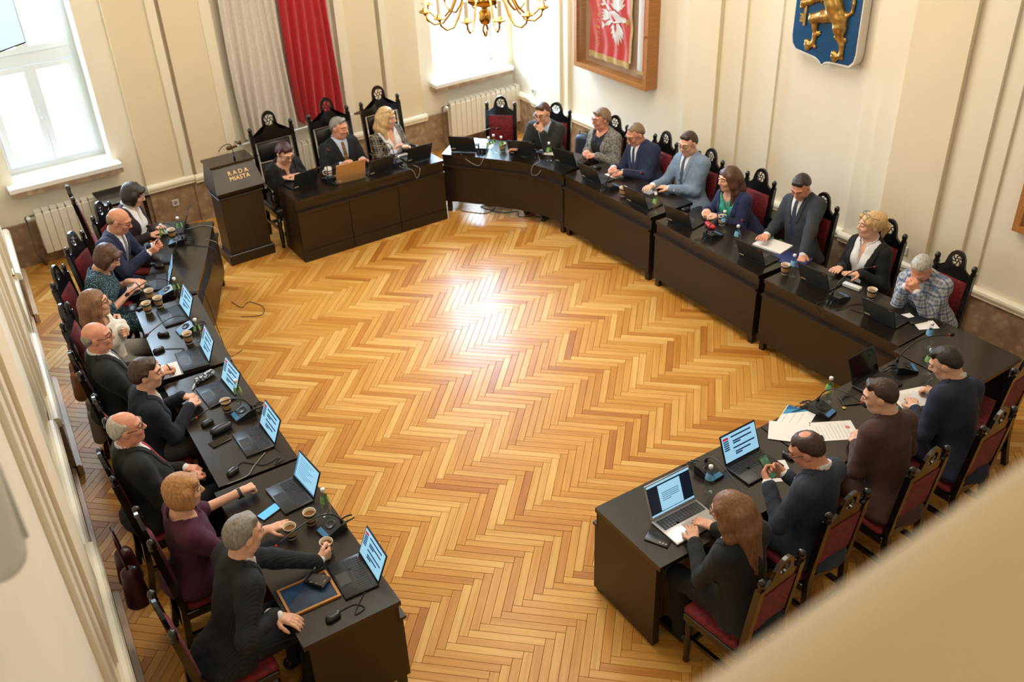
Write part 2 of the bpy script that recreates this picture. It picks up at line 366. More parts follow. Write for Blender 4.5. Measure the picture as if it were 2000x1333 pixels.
    def eyecut(Pt, D):
        for e in eyes:
            d = .0165 - np.linalg.norm((Pt - e - HR[1] * .012), axis=-1); k = .008
            hh = np.clip(.5 - .5 * (D - d) / k, 0, 1); D = D * (1 - hh) + d * hh + k * hh * (1 - hh)
        return D
    body = [hd_.mesh(.0062, cut=eyecut), lids.mesh(.004)] + [f.mesh(.0058) for f in fine]
    core = SDF().extend(tor).extend(legs); body.append(core.mesh(.022, infl=-.012))
    skin = pm('skin_' + st.get('skin', 'fair'), {'fair': (222, 170, 142), 'ruddy': (214, 148, 120), 'tan': (202, 150, 118)}[st.get('skin', 'fair')], .5, var=.10, vscale=30)
    bo = npmesh('body', body, skin, root, org)
    # eyes, brows, lips
    for e in eyes:
        m_ = MB(); c = Vector(e - org + HR[1] * .001); ring = []
        for i in range(1, 6): a = PI * i / 6; ring.append([tuple(c + Vector(HR[2] * math.cos(a) + (HR[0] * math.cos(t) + HR[1] * math.sin(t)) * math.sin(a)) * .0108) for t in [2 * PI * j / 8 for j in range(8)]])
        m_.rings(ring); m_.m(1); c2 = c + Vector(HR[1] * .0068 - HR[2] * .002)
        m_.rings([[tuple(c2 + Vector(HR[0] * math.cos(t) + HR[2] * math.sin(t)) * .0056 * k + Vector(HR[1]) * y) for t in [2 * PI * j / 8 for j in range(8)]] for k, y in ((1, 0), (.9, .0035), (.2, .0050))])
        m_.build('eye', [pm('eye_white', (196, 182, 172), .3), pm('eye_iris', (52, 40, 32), .3)], bo, smooth=True)
    hc = st['hair']
    lp = SDF()
    for s in (1, -1):
        br = SDF().chain([hp(.013 * s, .0985, .034), hp(.03 * s, .096, .040), hp(.05 * s, .080, .035)], [.0042, .0045, .003], .003)
        npmesh('eyebrow', [br.mesh(.004)], pm('brow_' + hc[0], tuple(int(v * .8) for v in hc[1]), .8), bo, org)
    lp.rc(hp(-.019, .0865, -.0575), hp(.019, .0865, -.0575), .0062, k=.004).rc(hp(-.008, .0900, -.0565), hp(.008, .0900, -.0565), .0068, k=.006)
    npmesh('lips', [lp.mesh(.004)], pm('lips_' + ('f' if fem else 'm'), (188, 96, 90) if fem else (190, 118, 100), .45), bo, org)
    # hair
    hm = pm('hair_' + hc[0], hc[1], .42, var=.28, vscale=9, bump=.35, bscale=50, stretch=(9, 9, 1.0))
    style = st.get('style', 'short'); hr = SDF(); vol = st.get('vol', 0)
    inv = HR
    def loc(Pt): return (Pt - Hd) @ HR.T
    e_ = 0 if fem else -.002; hr.el(hp(0, -.014, .034), (.083 + vol * .5 + e_, .104 + vol * .5 + e_ * 1.5, .094 + vol + e_), HR, .03)
    if style in ('short', 'balding', 'crop', 'bald'):
        hr.el(hp(0, -.045, -.005), (.076, .066, .075), HR, .03)
        if style == 'short': hr.rc(hp(-.032, .046, .100), hp(.032, .050, .098), .018, k=.03)
    elif style == 'bob':
        hr.el(hp(0, -.022, -.022), (.099, .092, .105), HR, .03)
        for s in (1, -1): hr.rc(hp(.078 * s, .022, .02), hp(.076 * s, .030, -.072), .026, .022, .03)
        hr.rc(hp(-.04, .078, .07), hp(.045, .074, .072), .021, k=.03)
    elif style == 'pixie':
        hr.el(hp(0, -.04, .0), (.086, .078, .092), HR, .03); hr.rc(hp(-.04, .052, .088), hp(.036, .056, .088), .016, k=.03)
        for s in (1, -1): hr.rc(hp(.076 * s, .02, .04), hp(.078 * s, .012, -.022), .02, .013, .02)
    elif style == 'long':
        ln = st.get('len', .26)
        hr.el(hp(0, -.03, -.02), (.098, .088, .11), HR, .03)
        for s in (1, -1):
            hr.chain([hp(.066 * s, .030, .05), hp(.086 * s, .012, -.05), hp(.09 * s, -.005, -.13), hp(.085 * s, .03, -.06 - ln * .8)], [.028, .03, .034, .022], .03)
            hr.chain([hp(.05 * s, -.07, 0), hp(.06 * s, -.09, -.11), hp(.058 * s, -.085, -.05 - ln)], [.055, .052, .03], .03)
        hr.chain([hp(0, -.08, 0), hp(0, -.10, -.12), hp(0, -.10, -.06 - ln)], [.06, .05, .028], .03)
    elif style == 'ponytail':
        hr.el(hp(0, -.05, .03), (.082, .075, .088), HR, .03); hr.el(hp(0, -.085, .055), (.05, .045, .05), HR, .03)
        hr.chain([hp(0, -.10, .04), hp(.0, -.145, -.02), hp(.01, -.13, -.14)], [.03, .036, .012], .02)
        for s in (1, -1): hr.chain([hp(.04 * s, .082, .075), hp(.068 * s, .06, .05), hp(.077 * s, .035, .0)], [.018, .016, .009], .02)
    bang = st.get('bang', .0)
    def hcut(Pt, D):
        q = loc(Pt); x, y, z = q[..., 0], q[..., 1], q[..., 2]
        th = np.arctan2(x, y + .02); D = D + .0016 * np.sin(th * 34 + 3 * np.sin(z * 30)) + .0012 * np.sin(th * 71 + z * 25)
        if style in ('short', 'pixie', 'crop', 'balding', 'bald'):
            pl = -(-.636 * (y - .078 + bang * .3) + .772 * (z - (.070 if fem else .078) + bang)) + .004 * np.sin(x * 75 + 1) + .9 * np.clip(np.abs(x) - .05, 0, 1) * (y > .02); side = np.where(np.abs(x) > .05, (y - .028), -1)      # hairline, sideburn
            D = D + np.clip(.024 + pl, 0, .024) * .34 + np.where(np.abs(x) > .05, np.clip(.016 + side, 0, .016) * .3, 0)
            D = np.maximum(D, pl); D = np.maximum(D, np.minimum(side, .055 - z))
            D = np.maximum(D, np.where((np.abs(x) > .066), .025 - np.sqrt((y + .004) ** 2 + (z + .008) ** 2), -1))    # round the ears
            if style == 'bald': D = D + np.clip(.022 + z - .03, 0, .03) * .4; D = np.maximum(D, z - .034); D = np.maximum(D, y - .02)
            if style == 'balding': sy, sr = st.get('spot', (.03, .062)); rr_ = np.sqrt(x ** 2 + (y - sy) ** 2 * .8 + (z - .128) ** 2); D = D + np.clip(sr + .018 - rr_, 0, .02) * .4; D = np.maximum(D, sr - rr_)
        else:
            fc = 1 - np.sqrt((x / .060) ** 2 + ((y - .115) / .085) ** 2 + ((z + .03 + bang) / .098) ** 2)
            D = np.maximum(D, fc * .055)
            if style == 'bob': D = np.maximum(D, -.115 - z + 0 * x); D = np.maximum(D, np.where(y > .02, -(z + .10), -1))
        return D
    npmesh('hair', [hr.mesh(.0068, cut=hcut)], hm, root, org)
    # clothes
    jm = st['jacket']; V = st.get('vee', .30); vw = st.get('vw', .072)
    def tl(Pt): q = (Pt - Nk); return q @ rt, q @ fwd, -(q @ sp)
    top = SDF().extend(tor).extend(slv); top.el(P + V3(0, 0, -.02), (.185 * w, .16 + bel * .5, .10), R, .05); top.el(P - fw * .05 + V3(0, 0, -.025), (.195 * w, .165, .06), B, .05)
    neckr = st.get('neckr', .0)
    def jcut(Pt, D):
        l_, f_, t = tl(Pt); D = D + .0028 * np.sin(t * 47 + l_ * 31 + 3 * np.sin(f_ * 17)) * np.sin(f_ * 53 + l_ * 23 + 2 * np.sin(t * 13))
        wd_ = vw * np.clip(1 - t / V, 0, 1.2) + (st.get('open', 0) if V > 0 else 0)
        vcut = np.where((f_ > .0) & (f_ < .17 + bel), wd_ - np.abs(l_), -.2); vcut = np.where(t > (.6 if st.get('open') else V + .02), -.2, vcut)
        D = np.maximum(D, vcut)
        nk = np.sqrt(l_ ** 2 + (f_ - .012) ** 2) - (.066 + neckr); D = np.maximum(D, np.where((t < .03 + neckr * .7) & (t > -.12), -nk, -.2))
        return np.maximum(D, t - st.get('hem', 9))
    shell = [top.mesh(.0098, infl=.015, cut=jcut)]
    if st.get('lapel', True) and V > .05:
        def lcut(Pt, D):
            l_, f_, t = tl(Pt); wd_ = vw * np.clip(1 - t / V, 0, 1.2) + st.get('open', 0); lw = .048 * np.clip(1.15 - np.abs(t - .1) * 2.2, .2, 1)
            e = np.abs(np.abs(l_) - wd_ - lw * .5) - lw * .5
            D = np.maximum(D, e); D = np.maximum(D, -f_ - .02); D = np.maximum(D, np.maximum(t - V, -.055 - t)); return np.maximum(D, .06 - np.sqrt(l_ ** 2 + (f_ - .012) ** 2) + t * .3)
        shell.append(tor.mesh(.008, infl=.0215, cut=lcut))
    jo = npmesh(st.get('topname', 'jacket'), shell, jm, root, org)
    if st.get('shirt') is not None:
        def scut(Pt, D):
            l_, f_, t = tl(Pt); nk = .060 + st.get('sneck', 0) - np.sqrt(l_ ** 2 + (f_ - .018) ** 2)
            D = np.maximum(D, np.where(t < .015 + st.get('sneck', 0), nk, -.2)); D = np.maximum(D, np.where(f_ > .02, st.get('svee', 0) * np.clip(1 - t / .2, 0, 1) - np.abs(l_), -.2))
            return np.maximum(D, t - .47)
        sh = [tor.mesh(.010, infl=.009, cut=scut)]
        if cuffs.p: sh.append(cuffs.mesh(.006))
        if st.get('collar', True):
            col = SDF(); n = 14
            pts = [Nk + rt * math.cos(a) * .066 + fwd * (math.sin(a) * .066 + .012) + sp * (.022 - .03 * math.sin(a)) for a in [PI * .5 + .35 + (2 * PI - .7) * i / n for i in range(n + 1)]]
            for i in range(n): col.rc(pts[i], pts[i + 1], .0085, k=.004); col.rc(pts[i] + sp * .017, pts[i + 1] + sp * .017, .0065, k=.008)
            for s_, e_ in ((1, pts[-1]), (-1, pts[0])): col.rc(e_, e_ + rt * .022 * s_ * (1 if e_ is pts[-1] else 1) - sp * .045 + fwd * .014, .0085, .005, .01)
            sh.append(col.mesh(.006))
        npmesh('shirt', sh, st['shirt'], root, org)
    if st.get('tie') is not None:
        def tcut(Pt, D):
            l_, f_, t = tl(Pt); tw = .017 + .05 * np.clip(t, 0, .4); D = np.maximum(D, np.abs(l_) - tw); D = np.maximum(D, -f_); return np.maximum(D, np.maximum(t - .42, .0 - t))
        tie = tor.mesh(.007, infl=.0155, cut=tcut); kn_ = SDF().rc(Nk + fwd * .076 - sp * .012, Nk + fwd * .082 - sp * .045, .019, .013, .01)
        npmesh('tie', [tie, kn_.mesh(.006)], st['tie'], root, org)
    npmesh(st.get('legname', 'trousers'), [legs.mesh(.013, infl=.012)], st.get('legs', jm), root, org)
    def shc(Pt, D): return np.maximum(D, .004 - Pt[..., 2])
    for a in ft: npmesh('shoe', [SDF().rc(V3(a[0], a[1], .045) - fw * .04, V3(a[0], a[1], .035) + fw * .14, .043, .036, .02).mesh(.012, cut=shc)], pm('shoe_leather', (24, 22, 22), .3), root, org)
    if 'extra' in st: st['extra'](root, org, Hd, HR, Nk, R, wr)
    if st.get('glasses'):
        gc = st['glasses']; g = MB(); up_ = st.get('gup', False)
        oz, oy, pit = (.010, .104, 0) if not up_ else (.095, .055, 1)
        def gp(x, y, z):
            if up_: return Vector(hp(x * 1.12, .062 - (z - .010) * .6 + (y - .104) * .78, .108 + (z - .010) * .55 + (y - .104) * .22) - org)
            return Vector(hp(x, y, z) - org)
        for s in (1, -1):
            g.tube([gp(.033 * s + .0225 * math.cos(a), .104 - .35 * abs(.033 + .0225 * math.cos(a) * s) * .3, .008 + .0175 * math.sin(a)) for a in [2 * PI * i / 14 for i in range(15)]], .0021, 5)
            g.tube([gp(.055 * s, .098, .014), gp(.077 * s, .07, .014), gp(.081 * s, -.01, .012)], .0022, 5)
        g.tube([gp(-.011, .103, .012), gp(0, .106, .014), gp(.011, .103, .012)], .002, 5)
        go = g.build('glasses', pm('spectacle_frame_%d' % gc[0], gc, .25, spec=.6), root)
    HEADS[label] = (Hd, HR); return root
# ================================================================= THE ROOM
def suit(n, c, r=.85): return pm('cloth_' + n, tuple(v * (.62 if sum(c) < 300 else .92) for v in c), r, var=.16, vscale=60, bump=.15, bscale=500, sheen=.04)
M_WALL = pm('wall_plaster_cream', (238, 229, 210), .85, var=.02, vscale=3, bump=.04, bscale=120)
M_PIL = pm('pilaster_plaster_beige', (231, 216, 187), .85, var=.02, vscale=3)
M_TRIM = pm('trim_cream_paint', (239, 230, 208), .45)
M_STONE = voronoi_stone('wainscot_limestone', (142, 118, 94), (166, 142, 116), (190, 168, 142))
M_WHITE = pm('white_paint', (218, 222, 224), .4)
M_WOODL = pm('light_oak', (176, 118, 62), .4, var=.18, vscale=6, stretch=(1, 12, 12), bump=.05)
M_DARK = pm('dark_walnut', (38, 25, 17), .40, var=.30, vscale=10, stretch=(2, 2, 26), bump=.06, bscale=60, coat=.08)
M_TOP = pm('dark_walnut_top', (27, 21, 17), .28, var=.22, vscale=8, stretch=(14, 2, 2), bump=.05, bscale=60, coat=.25)
M_BRASS = pm('polished_brass', (206, 160, 84), .22, metal=1, var=.12, vscale=20)
TX, TY, PW, PL = 4.18775, 5.58762, .0609526, .503139
def plank_mat(fam, i, c):
    m = bpy.data.materials.new('parquet_%s_%d' % ('ab'[fam], i)); m.use_nodes = True; nt = m.node_tree; N = nt.nodes; L = nt.links; b = N['Principled BSDF']
    g = N.new('ShaderNodeNewGeometry'); mp = N.new('ShaderNodeMapping'); mp.inputs['Rotation'].default_value = (0, 0, PI / 4 if fam == 0 else -PI / 4); mp.inputs['Scale'].default_value = (1.6, 34, 1); mp.inputs['Location'].default_value = (i * 3.1, i * 1.7, 0)
    vr = N.new('ShaderNodeVectorRotate'); vr.rotation_type = 'Z_AXIS'; vr.inputs['Angle'].default_value = PI / 4 if fam == 0 else -PI / 4
    L.new(g.outputs['Position'], vr.inputs['Vector']); mp.inputs['Rotation'].default_value = (0, 0, 0); L.new(vr.outputs[0], mp.inputs[0])
    n = N.new('ShaderNodeTexNoise'); n.inputs['Scale'].default_value = 1.0; n.inputs['Detail'].default_value = 5; n.inputs['Distortion'].default_value = .6; L.new(mp.outputs[0], n.inputs['Vector'])
    r = N.new('ShaderNodeValToRGB'); e = r.color_ramp.elements; cl = S2L(c); e[0].position = .28; e[1].position = .6
    e[0].color = (cl[0] * .80, cl[1] * .73, cl[2] * .62, 1); e[1].color = (*cl, 1); L.new(n.outputs['Fac'], r.inputs[0]); L.new(r.outputs[0], b.inputs['Base Color'])
    b.inputs['Roughness'].default_value = .38; b.inputs['Specular IOR Level'].default_value = .22; b.inputs['Coat Weight'].default_value = .15; b.inputs['Coat Roughness'].default_value = .17
    n2 = N.new('ShaderNodeTexNoise'); n2.inputs['Scale'].default_value = 6; L.new(g.outputs['Position'], n2.inputs['Vector'])
    bp = N.new('ShaderNodeBump'); bp.inputs['Strength'].default_value = .12; bp.inputs['Distance'].default_value = .01; L.new(n2.outputs['Fac'], bp.inputs['Height']); L.new(bp.outputs[0], b.inputs['Normal']); L.new(bp.outputs[0], b.inputs['Coat Normal'])
    return m
PCOL = [(208, 152, 72), (202, 144, 64), (214, 162, 84), (194, 132, 55), (222, 174, 98), (180, 116, 47)]
PM = [[plank_mat(f, i, c) for i, c in enumerate(PCOL)] for f in (0, 1)]
floor = struct(MB().box(-.7, 8.1, -3, 11.6, -.05, -.0105).build('floor', pm('subfloor', (46, 30, 16), .9)))
def plank_geo(mb, w, l):
    g = .0009; c = .0016
    def q(i, z): return [(g + i, g + i, z), (l - g - i, g + i, z), (l - g - i, w - g - i, z), (g + i, w - g - i, z)]
    mb.rings([q(0, -.0105), q(0, -c), q(c, 0)])
A_ = (math.sqrt(.5), -math.sqrt(.5)); B_ = (-math.sqrt(.5), -math.sqrt(.5))
plk = []
for r_ in range(-14, 16):
    for k_ in range(-80, 90):
        x = TX - k_ * PW * math.sqrt(2); y = TY - r_ * PL * math.sqrt(2)
        plk.append((0, x - PL * A_[0], y - PL * A_[1])); plk.append((1, x, y))
# family 0 lies along A_ (origin its left-top corner, width along B_); family 1 lies along B_ (width along A_)
keep = []
for f, x, y in plk:
    d, w_ = (A_, B_) if f == 0 else (B_, A_)
    cx = x + d[0] * PL / 2 + w_[0] * PW / 2; cy = y + d[1] * PL / 2 + w_[1] * PW / 2
    if -.35 < cx < 7.85 and 1.2 < cy < 11.35: keep.append((f, x, y, cx, cy))
def open_floor(cx, cy): return 1.75 < cx < 5.95 and 3.75 < cy < 8.9 or (1.75 < cx < 2.9 and 2.9 < cy <= 3.75)
cand = sorted([p for p in keep if open_floor(p[3], p[4])], key=lambda p: p[3] ** 2 + p[4] ** 2)[:300]
cs = set((p[0], p[1], p[2]) for p in cand)
pme = {}
for f in (0, 1):
    for i in range(6):
        mb = MB(); plank_geo(mb, PW, PL)
        if f == 0: mb.v = [(x_, -y_, z_) for x_, y_, z_ in mb.v]; mb.f = [tuple(reversed(t)) for t in mb.f]
        pme[f, i] = mkmesh('plank', mb.v, mb.f, PM[f][i])
for f, x, y, cx, cy in cand:
    o = bpy.data.objects.new('plank', pme[f, random.choices(range(6), (5, 5, 4, 3, 3, 1))[0]]); o.location = (x, y, 0); o.rotation_euler = (0, 0, -PI / 4 if f == 0 else -3 * PI / 4); link(o, floor)
mb = MB()
for f, x, y, cx, cy in keep:
    if (f, x, y) in cs: continue
    s0 = len(mb.v); mb.m(f * 6 + random.choices(range(6), (5, 5, 4, 3, 3, 1))[0]); fs0 = len(mb.f); plank_geo(mb, PW, PL)
    if f == 0:
        for i in range(s0, len(mb.v)): mb.v[i] = (mb.v[i][0], -mb.v[i][1], mb.v[i][2])
        for i in range(fs0, len(mb.f)): mb.f[i] = tuple(reversed(mb.f[i]))
    mb.rot(Matrix.Translation((x, y, 0)) @ Matrix.Rotation(-PI / 4 if f == 0 else -3 * PI / 4, 4, 'Z'), s0)
o = mb.build('parquet_planks', PM[0] + PM[1], floor); o['kind'] = 'stuff'
struct(MB().box(-.8, 7.95, -3.2, 11.6, 7.0, 7.2).build('ceiling', M_WALL))
struct(MB().box(-.9, 7.95, -3.3, -3.0, 0, 7).build('wall_front', M_WALL))
# back wall with two window openings
W1, W2, WZ = (1.06, 2.11), (6.36, 7.47), (.95, 3.7)
mb = MB()
for a, b in ((.2, W1[0]), (W1[1], W2[0]), (W2[1], 7.95)): mb.box(a, b, 11.15, 11.6, 0, 7)
for a, b in (W1, W2): mb.box(a, b, 11.15, 11.6, 0, WZ[0] - .06); mb.box(a, b, 11.15, 11.6, WZ[1], 7)
wb = struct(mb.build('wall_back', M_WALL))
wr_ = struct(MB().box(7.63, 7.95, -3, 11.15, 0, 7).build('wall_right', M_WALL))
def XL(y): return .8 + .1 * (y - 10.36)
def lslab(mb, y0, y1, o0, o1, z0, z1):
    """slab on the splayed left wall, offsets measured from the skirting line"""
    mb.hexa([(XL(y0) + o0, y0, z0), (XL(y0) + o1, y0, z0), (XL(y1) + o1, y1, z0), (XL(y1) + o0, y1, z0)], [(XL(y0) + o0, y0, z1), (XL(y0) + o1, y0, z1), (XL(y1) + o1, y1, z1), (XL(y1) + o0, y1, z1)])
mb = MB(); lslab(mb, -3, 11.5, -.5, -.13, 0, 7); struct(mb.build('wall_left', M_WALL))
# wainscot, round moulding and pilasters
NT = [0]
def trim(mb, mat, **k): NT[0] += 1; return struct(mb.build('trim_%d' % NT[0], mat, **k))
mb = MB(); mb.box(.75, 2.4, 11.11, 11.15, 0, .5); mb.box(2.40, 2.92, 11.06, 11.15, 0, .5); mb.box(2.92, 3.5, 11.02, 11.15, 0, .5); mb.box(3.5, 5.02, 11.11, 11.15, 0, .5); mb.box(5.02, 5.6, 11.02, 11.15, 0, .5); mb.box(5.6, 6.12, 11.06, 11.15, 0, .5); mb.box(6.12, 7.63, 11.11, 11.15, 0, .5)
struct(mb.build('baseboard_back', M_STONE))
mb = MB()
for a, b, y in ((2.38, 2.94, 11.05), (2.94, 3.52, 11.01), (5.0, 5.58, 11.01), (5.58, 6.14, 11.05)): mb.tube([(a, y, .545), (b, y, .545)], .042, 12); mb.box(a, b, y - .03, 11.15, .495, .515)
trim(mb, M_TRIM)
mb = MB(); mb.box(2.40, 2.90, 11.09, 11.15, .5, 7); mb.box(5.62, 6.12, 11.09, 11.15, .5, 7); trim(mb, M_PIL)
mb = MB(); mb.box(2.98, 3.46, 11.05, 11.15, .5, 7); mb.box(5.06, 5.54, 11.05, 11.15, .5, 7); trim(mb, M_PIL)
mb = MB()
for a, b in ((2.84, 2.93), (3.40, 3.52), (5.0, 5.12), (5.59, 5.68)): mb.box(a, b, 11.035, 11.15, .5, 7)
trim(mb, M_TRIM)
mb = MB(); mb.box(7.59, 7.63, -3, 11.15, 0, .5)
for a, b, x in ((6.45, 8.0, 7.55), (6.62, 7.87, 7.51), (3.95, 5.38, 7.55), (4.12, 5.14, 7.51), (9.8, 10.6, 7.56)): mb.box(x, 7.63, a, b, 0, .5)
struct(mb.build('baseboard_right', M_STONE))
mb = MB()
for a, b, x in ((-3, 3.95, 7.60), (5.38, 6.45, 7.60), (8.0, 9.8, 7.60), (10.6, 11.12, 7.60), (6.45, 8.0, 7.55), (6.62, 7.87, 7.51), (3.95, 5.38, 7.55), (4.12, 5.14, 7.51), (9.8, 10.6, 7.56)): mb.tube([(x, a, .545), (x, b, .545)], .042, 12); mb.box(x - .03, 7.63, a, b, .495, .515)
trim(mb, M_TRIM)
for y0, y1, k in ((6.45, 8.0, 0), (3.95, 5.38, 0)):
    c0, c1 = (7.17, 7.63) if y0 > 5 else (4.41, 4.95)
    mb = MB(); mb.box(7.60, 7.63, y0, y1, .5, 7); mb.box(7.56, 7.63, c0 - .30, c1 + .24, .5, 7); trim(mb, M_TRIM)
    mb = MB(); mb.box(7.50, 7.63, c0, c1, .5, 7); trim(mb, M_PIL)
mb = MB(); mb.box(7.59, 7.63, 9.85, 10.55, .5, 7); mb.box(7.56, 7.63, 9.98, 10.28, .5, 7); trim(mb, M_TRIM)
# left wall: stone wainscot, oak skirting, pilasters and a panelled door casing
mb = MB(); lslab(mb, -3, 11.15, -.13, -.06, 0, .5)
for a, b in ((9.75, 10.9), (7.0, 8.45), (4.0, 5.45)): lslab(mb, a, b, -.13, -.02, 0, .5)
struct(mb.build('baseboard_left', M_STONE))
mb = MB()
for a, b, o_ in ((-3, 4.0, -.03), (4.0, 5.45, .02), (5.45, 7.0, -.03), (7.0, 8.45, .02), (8.45, 9.75, -.03), (9.75, 10.9, .02)): lslab(mb, a, b, -.12, o_, 0, .085); lslab(mb, a, b, -.12, o_ - .012, .085, .10)
trim(mb, pm('skirting_pale_wood', (206, 176, 144), .35, var=.1, vscale=8))
mb = MB()
for a, b, o_ in ((-3, 4.0, -.09), (5.45, 7.0, -.09), (8.45, 9.75, -.09), (4.0, 5.45, -.05), (7.0, 8.45, -.05), (9.75, 10.9, -.05)):
    mb.tube([(XL(a) + o_, a, .545), (XL(b) + o_, b, .545)], .045, 12); lslab(mb, a, b, -.13, o_ + .045, .495, .515)
trim(mb, M_TRIM)
for a, b in ((9.75, 10.9), (7.0, 8.45), (4.0, 5.45)):
    mb = MB(); lslab(mb, a, b, -.13, -.10, .5, 7); lslab(mb, a + .18, b - .18, -.13, -.085, .5, 7); trim(mb, M_TRIM)
    mb = MB(); lslab(mb, a + .36, b - .36, -.13, -.06, .5, 7); trim(mb, M_PIL)
dr = MB()
lslab(dr, 8.62, 9.62, -.14, -.115, 0, 2.5); door = struct(dr.build('door_1', M_TRIM))
mb = MB(); lslab(mb, 8.5, 8.62, -.13, -.05, 0, 2.62); lslab(mb, 9.62, 9.74, -.13, -.05, 0, 2.62); lslab(mb, 8.62, 9.62, -.13, -.05, 2.5, 2.62); mb.build('door_casing', M_PIL, door)
mb = MB(); lslab(mb, 8.74, 9.50, -.12, -.10, .7, 1.4); mb.build('door_panel', M_TRIM, door); mb = MB(); lslab(mb, 8.74, 9.50, -.12, -.10, 1.5, 2.35); mb.build('door_panel', M_TRIM, door)
mb = MB(); mb.tube([(XL(8.7) - .12, 8.7, 1.05), (XL(8.7) - .04, 8.7, 1.05), (XL(8.82) - .04, 8.82, 1.05)], .011); mb.build('door_handle', M_BRASS, door)
# windows
M_GLASS = glassy('window_glass', (1, 1, 1), .1)
for n, (a, b) in enumerate((W1, W2)):
    mb = MB(); y0, y1 = 11.43, 11.50; mid = (a + b) / 2
    mb.box(a, a + .06, y0, y1, WZ[0] - .06, WZ[1]); mb.box(b - .06, b, y0, y1, WZ[0] - .06, WZ[1]); mb.box(a + .06, b - .06, y0, y1, WZ[0] - .06, WZ[0] + .07); mb.box(a + .06, b - .06, y0, y1, WZ[1] - .07, WZ[1]); mb.box(a + .06, b - .06, y0 - .02, y1, 2.08, 2.20)
    w = struct(mb.build('window_%d' % (n + 1), M_WHITE))
    for c0, c1 in ((a + .065, mid - .002), (mid + .002, b - .065)):
        for z0, z1 in ((WZ[0] + .075, 2.075), (2.205, WZ[1] - .075)):
            mb = MB(); f = .062
            mb.box(c0, c0 + f, 11.40, 11.46, z0, z1); mb.box(c1 - f, c1, 11.40, 11.46, z0, z1); mb.box(c0 + f, c1 - f, 11.40, 11.46, z0, z0 + f); mb.box(c0 + f, c1 - f, 11.40, 11.46, z1 - f, z1)
            sh_ = mb.build('window_sash', M_WHITE, w); MB().box(c0 + f, c1 - f, 11.425, 11.431, z0 + f, z1 - f).build('pane', M_GLASS, sh_)
    mb = MB(); mb.box(mid - .025, mid - .012, 11.375, 11.40, 1.5, 1.62); mb.box(mid - .025, mid - .012, 11.36, 11.375, 1.5, 1.52); mb.build('window_handle', M_WHITE, w)
    mb = MB(); mb.box(a - .08, b + .06, 10.98, 11.43, .90, .95); mb.build('window_sill', pm('sill_white_stone', (232, 228, 222), .35), w)
    mb = MB(); mb.box(a - .08, b + .06, 10.985, 11.149, .845, .90); mb.build('sill_edge', M_STONE, w)
    mb = MB()
    mb.box(a + .02, b - .02, 11.37, 11.395, 3.5, 3.6); mb.build('roller_blind_box', M_WHITE, w)
# gallery parapet in the foreground, next to the viewpoint
mb = MB(); pr = [(.04, 3.3), (.04, 4.30), (.055, 4.35), (.09, 4.38), (.272, 4.385), (.322, 4.375), (.349, 4.345), (.354, 4.30), (.324, 4.26), (.292, 4.2), (.292, 3.3)]
mb.rings([[(x, y, z) for y, z in pr] for x in (-.3, 7.55)]); tag(mb.build('gallery_parapet', pm('parapet_cream_paint', (200, 176, 130), .6), smooth=False, auto=40), 'cream painted gallery parapet blurred in the lower right foreground', 'parapet')
# radiators
def radiator(label, x0, n, z0=.16, z1=.66, pipe=-1):
    t = empty('radiator', (x0, 11.0, z0)); tag(t, label, 'radiator', 'white sectional radiators on the back wall')
    sec = MB(); wd_ = .082; h = z1 - z0
    sec.bbox(.002, wd_ - .002, -.05, -.035, 0, h - .03, .004); sec.box(.03, .052, -.036, .03, .02, h - .02); sec.bbox(.002, wd_ - .002, .03, .045, .02, h - .03, .004); sec.box(.008, wd_ - .008, -.045, -.02, h - .03, h); sec.box(.008, wd_ - .008, -.008, .012, h - .03, h); sec.box(.008, wd_ - .008, .022, .042, h - .03, h)
    me = mkmesh('section', sec.v, sec.f, pm('radiator_enamel', (226, 220, 206), .4))
    for i in range(n): o = bpy.data.objects.new('section', me); o.location = (i * wd_, 0, 0); link(o, t)
    xx = -.09 if pipe < 0 else n * wd_ + .09; xe = 0 if pipe < 0 else n * wd_
    mb = MB(); mb.tube([(xe, 0, h - .05), (xx, 0, h - .05), (xx, .02, h - .07), (xx, .03, .0), (xx + .05, .03, -z0 + .012)], .011); mb.tube([(xe, 0, .04), (xx + .06, 0, .04), (xx + .06, 0.0, -z0 + .012)], .011); mb.build('pipe', pm('pipe_grey_paint', (120, 104, 88), .4), t, smooth=True)
    mb = MB(); v0 = 0; mb.lathe([(.012, 0), (.022, .004), (.024, .03), (.02, .05), (.008, .055)], 12); mb.rot(Matrix.Translation((xx + .02, -.03, h - .05)) @ Matrix.Rotation(PI / 2, 4, 'X')); mb.build('valve_knob', M_WHITE, t, smooth=True)
radiator('white radiator under the left window with a grey pipe', 1.14, 12)
radiator('white radiator behind the three tall leather chairs below the curtains', 3.56, 15)
radiator('white radiator under the right window near the room corner', 6.46, 14, z1=.68)
# curtains
def curtain(name, label, x0, x1, zb, zt, mat, nf):
    n = nf * 10; P = []
    for i in range(n + 1):
        t = i / n; P.append((x0 + (x1 - x0) * t, math.cos(t * nf * 2 * PI), math.sin(t * nf * 7.3 + 1)))
    R = []
    for sgn in (0, 1):
        for z in [zb + (zt - zb) * j / 12 for j in range(13)]:
            am = .038 + .014 * math.sin(z * 2.1); R.append([(x + .012 * math.sin(z * 1.7 + x * 9) * (zt - z), 10.97 + (c * .9 + .25 * s_) * am + sgn * .004, z + .012 * s_ * (z < zb + .01)) for x, c, s_ in P])
    mb = MB(); mb.rings(R[:13], cap=False, close=False); tag(mb.build(name, mat, smooth=True), label, 'curtain', 'two-coloured curtains behind the presidium')
curtain('curtain', 'pale grey-white hanging curtain panel beside the red one', 3.62, 4.28, .84, 3.6, pm('curtain_white', (214, 204, 194), .75, var=.06, vscale=30, sheen=.2), 7)
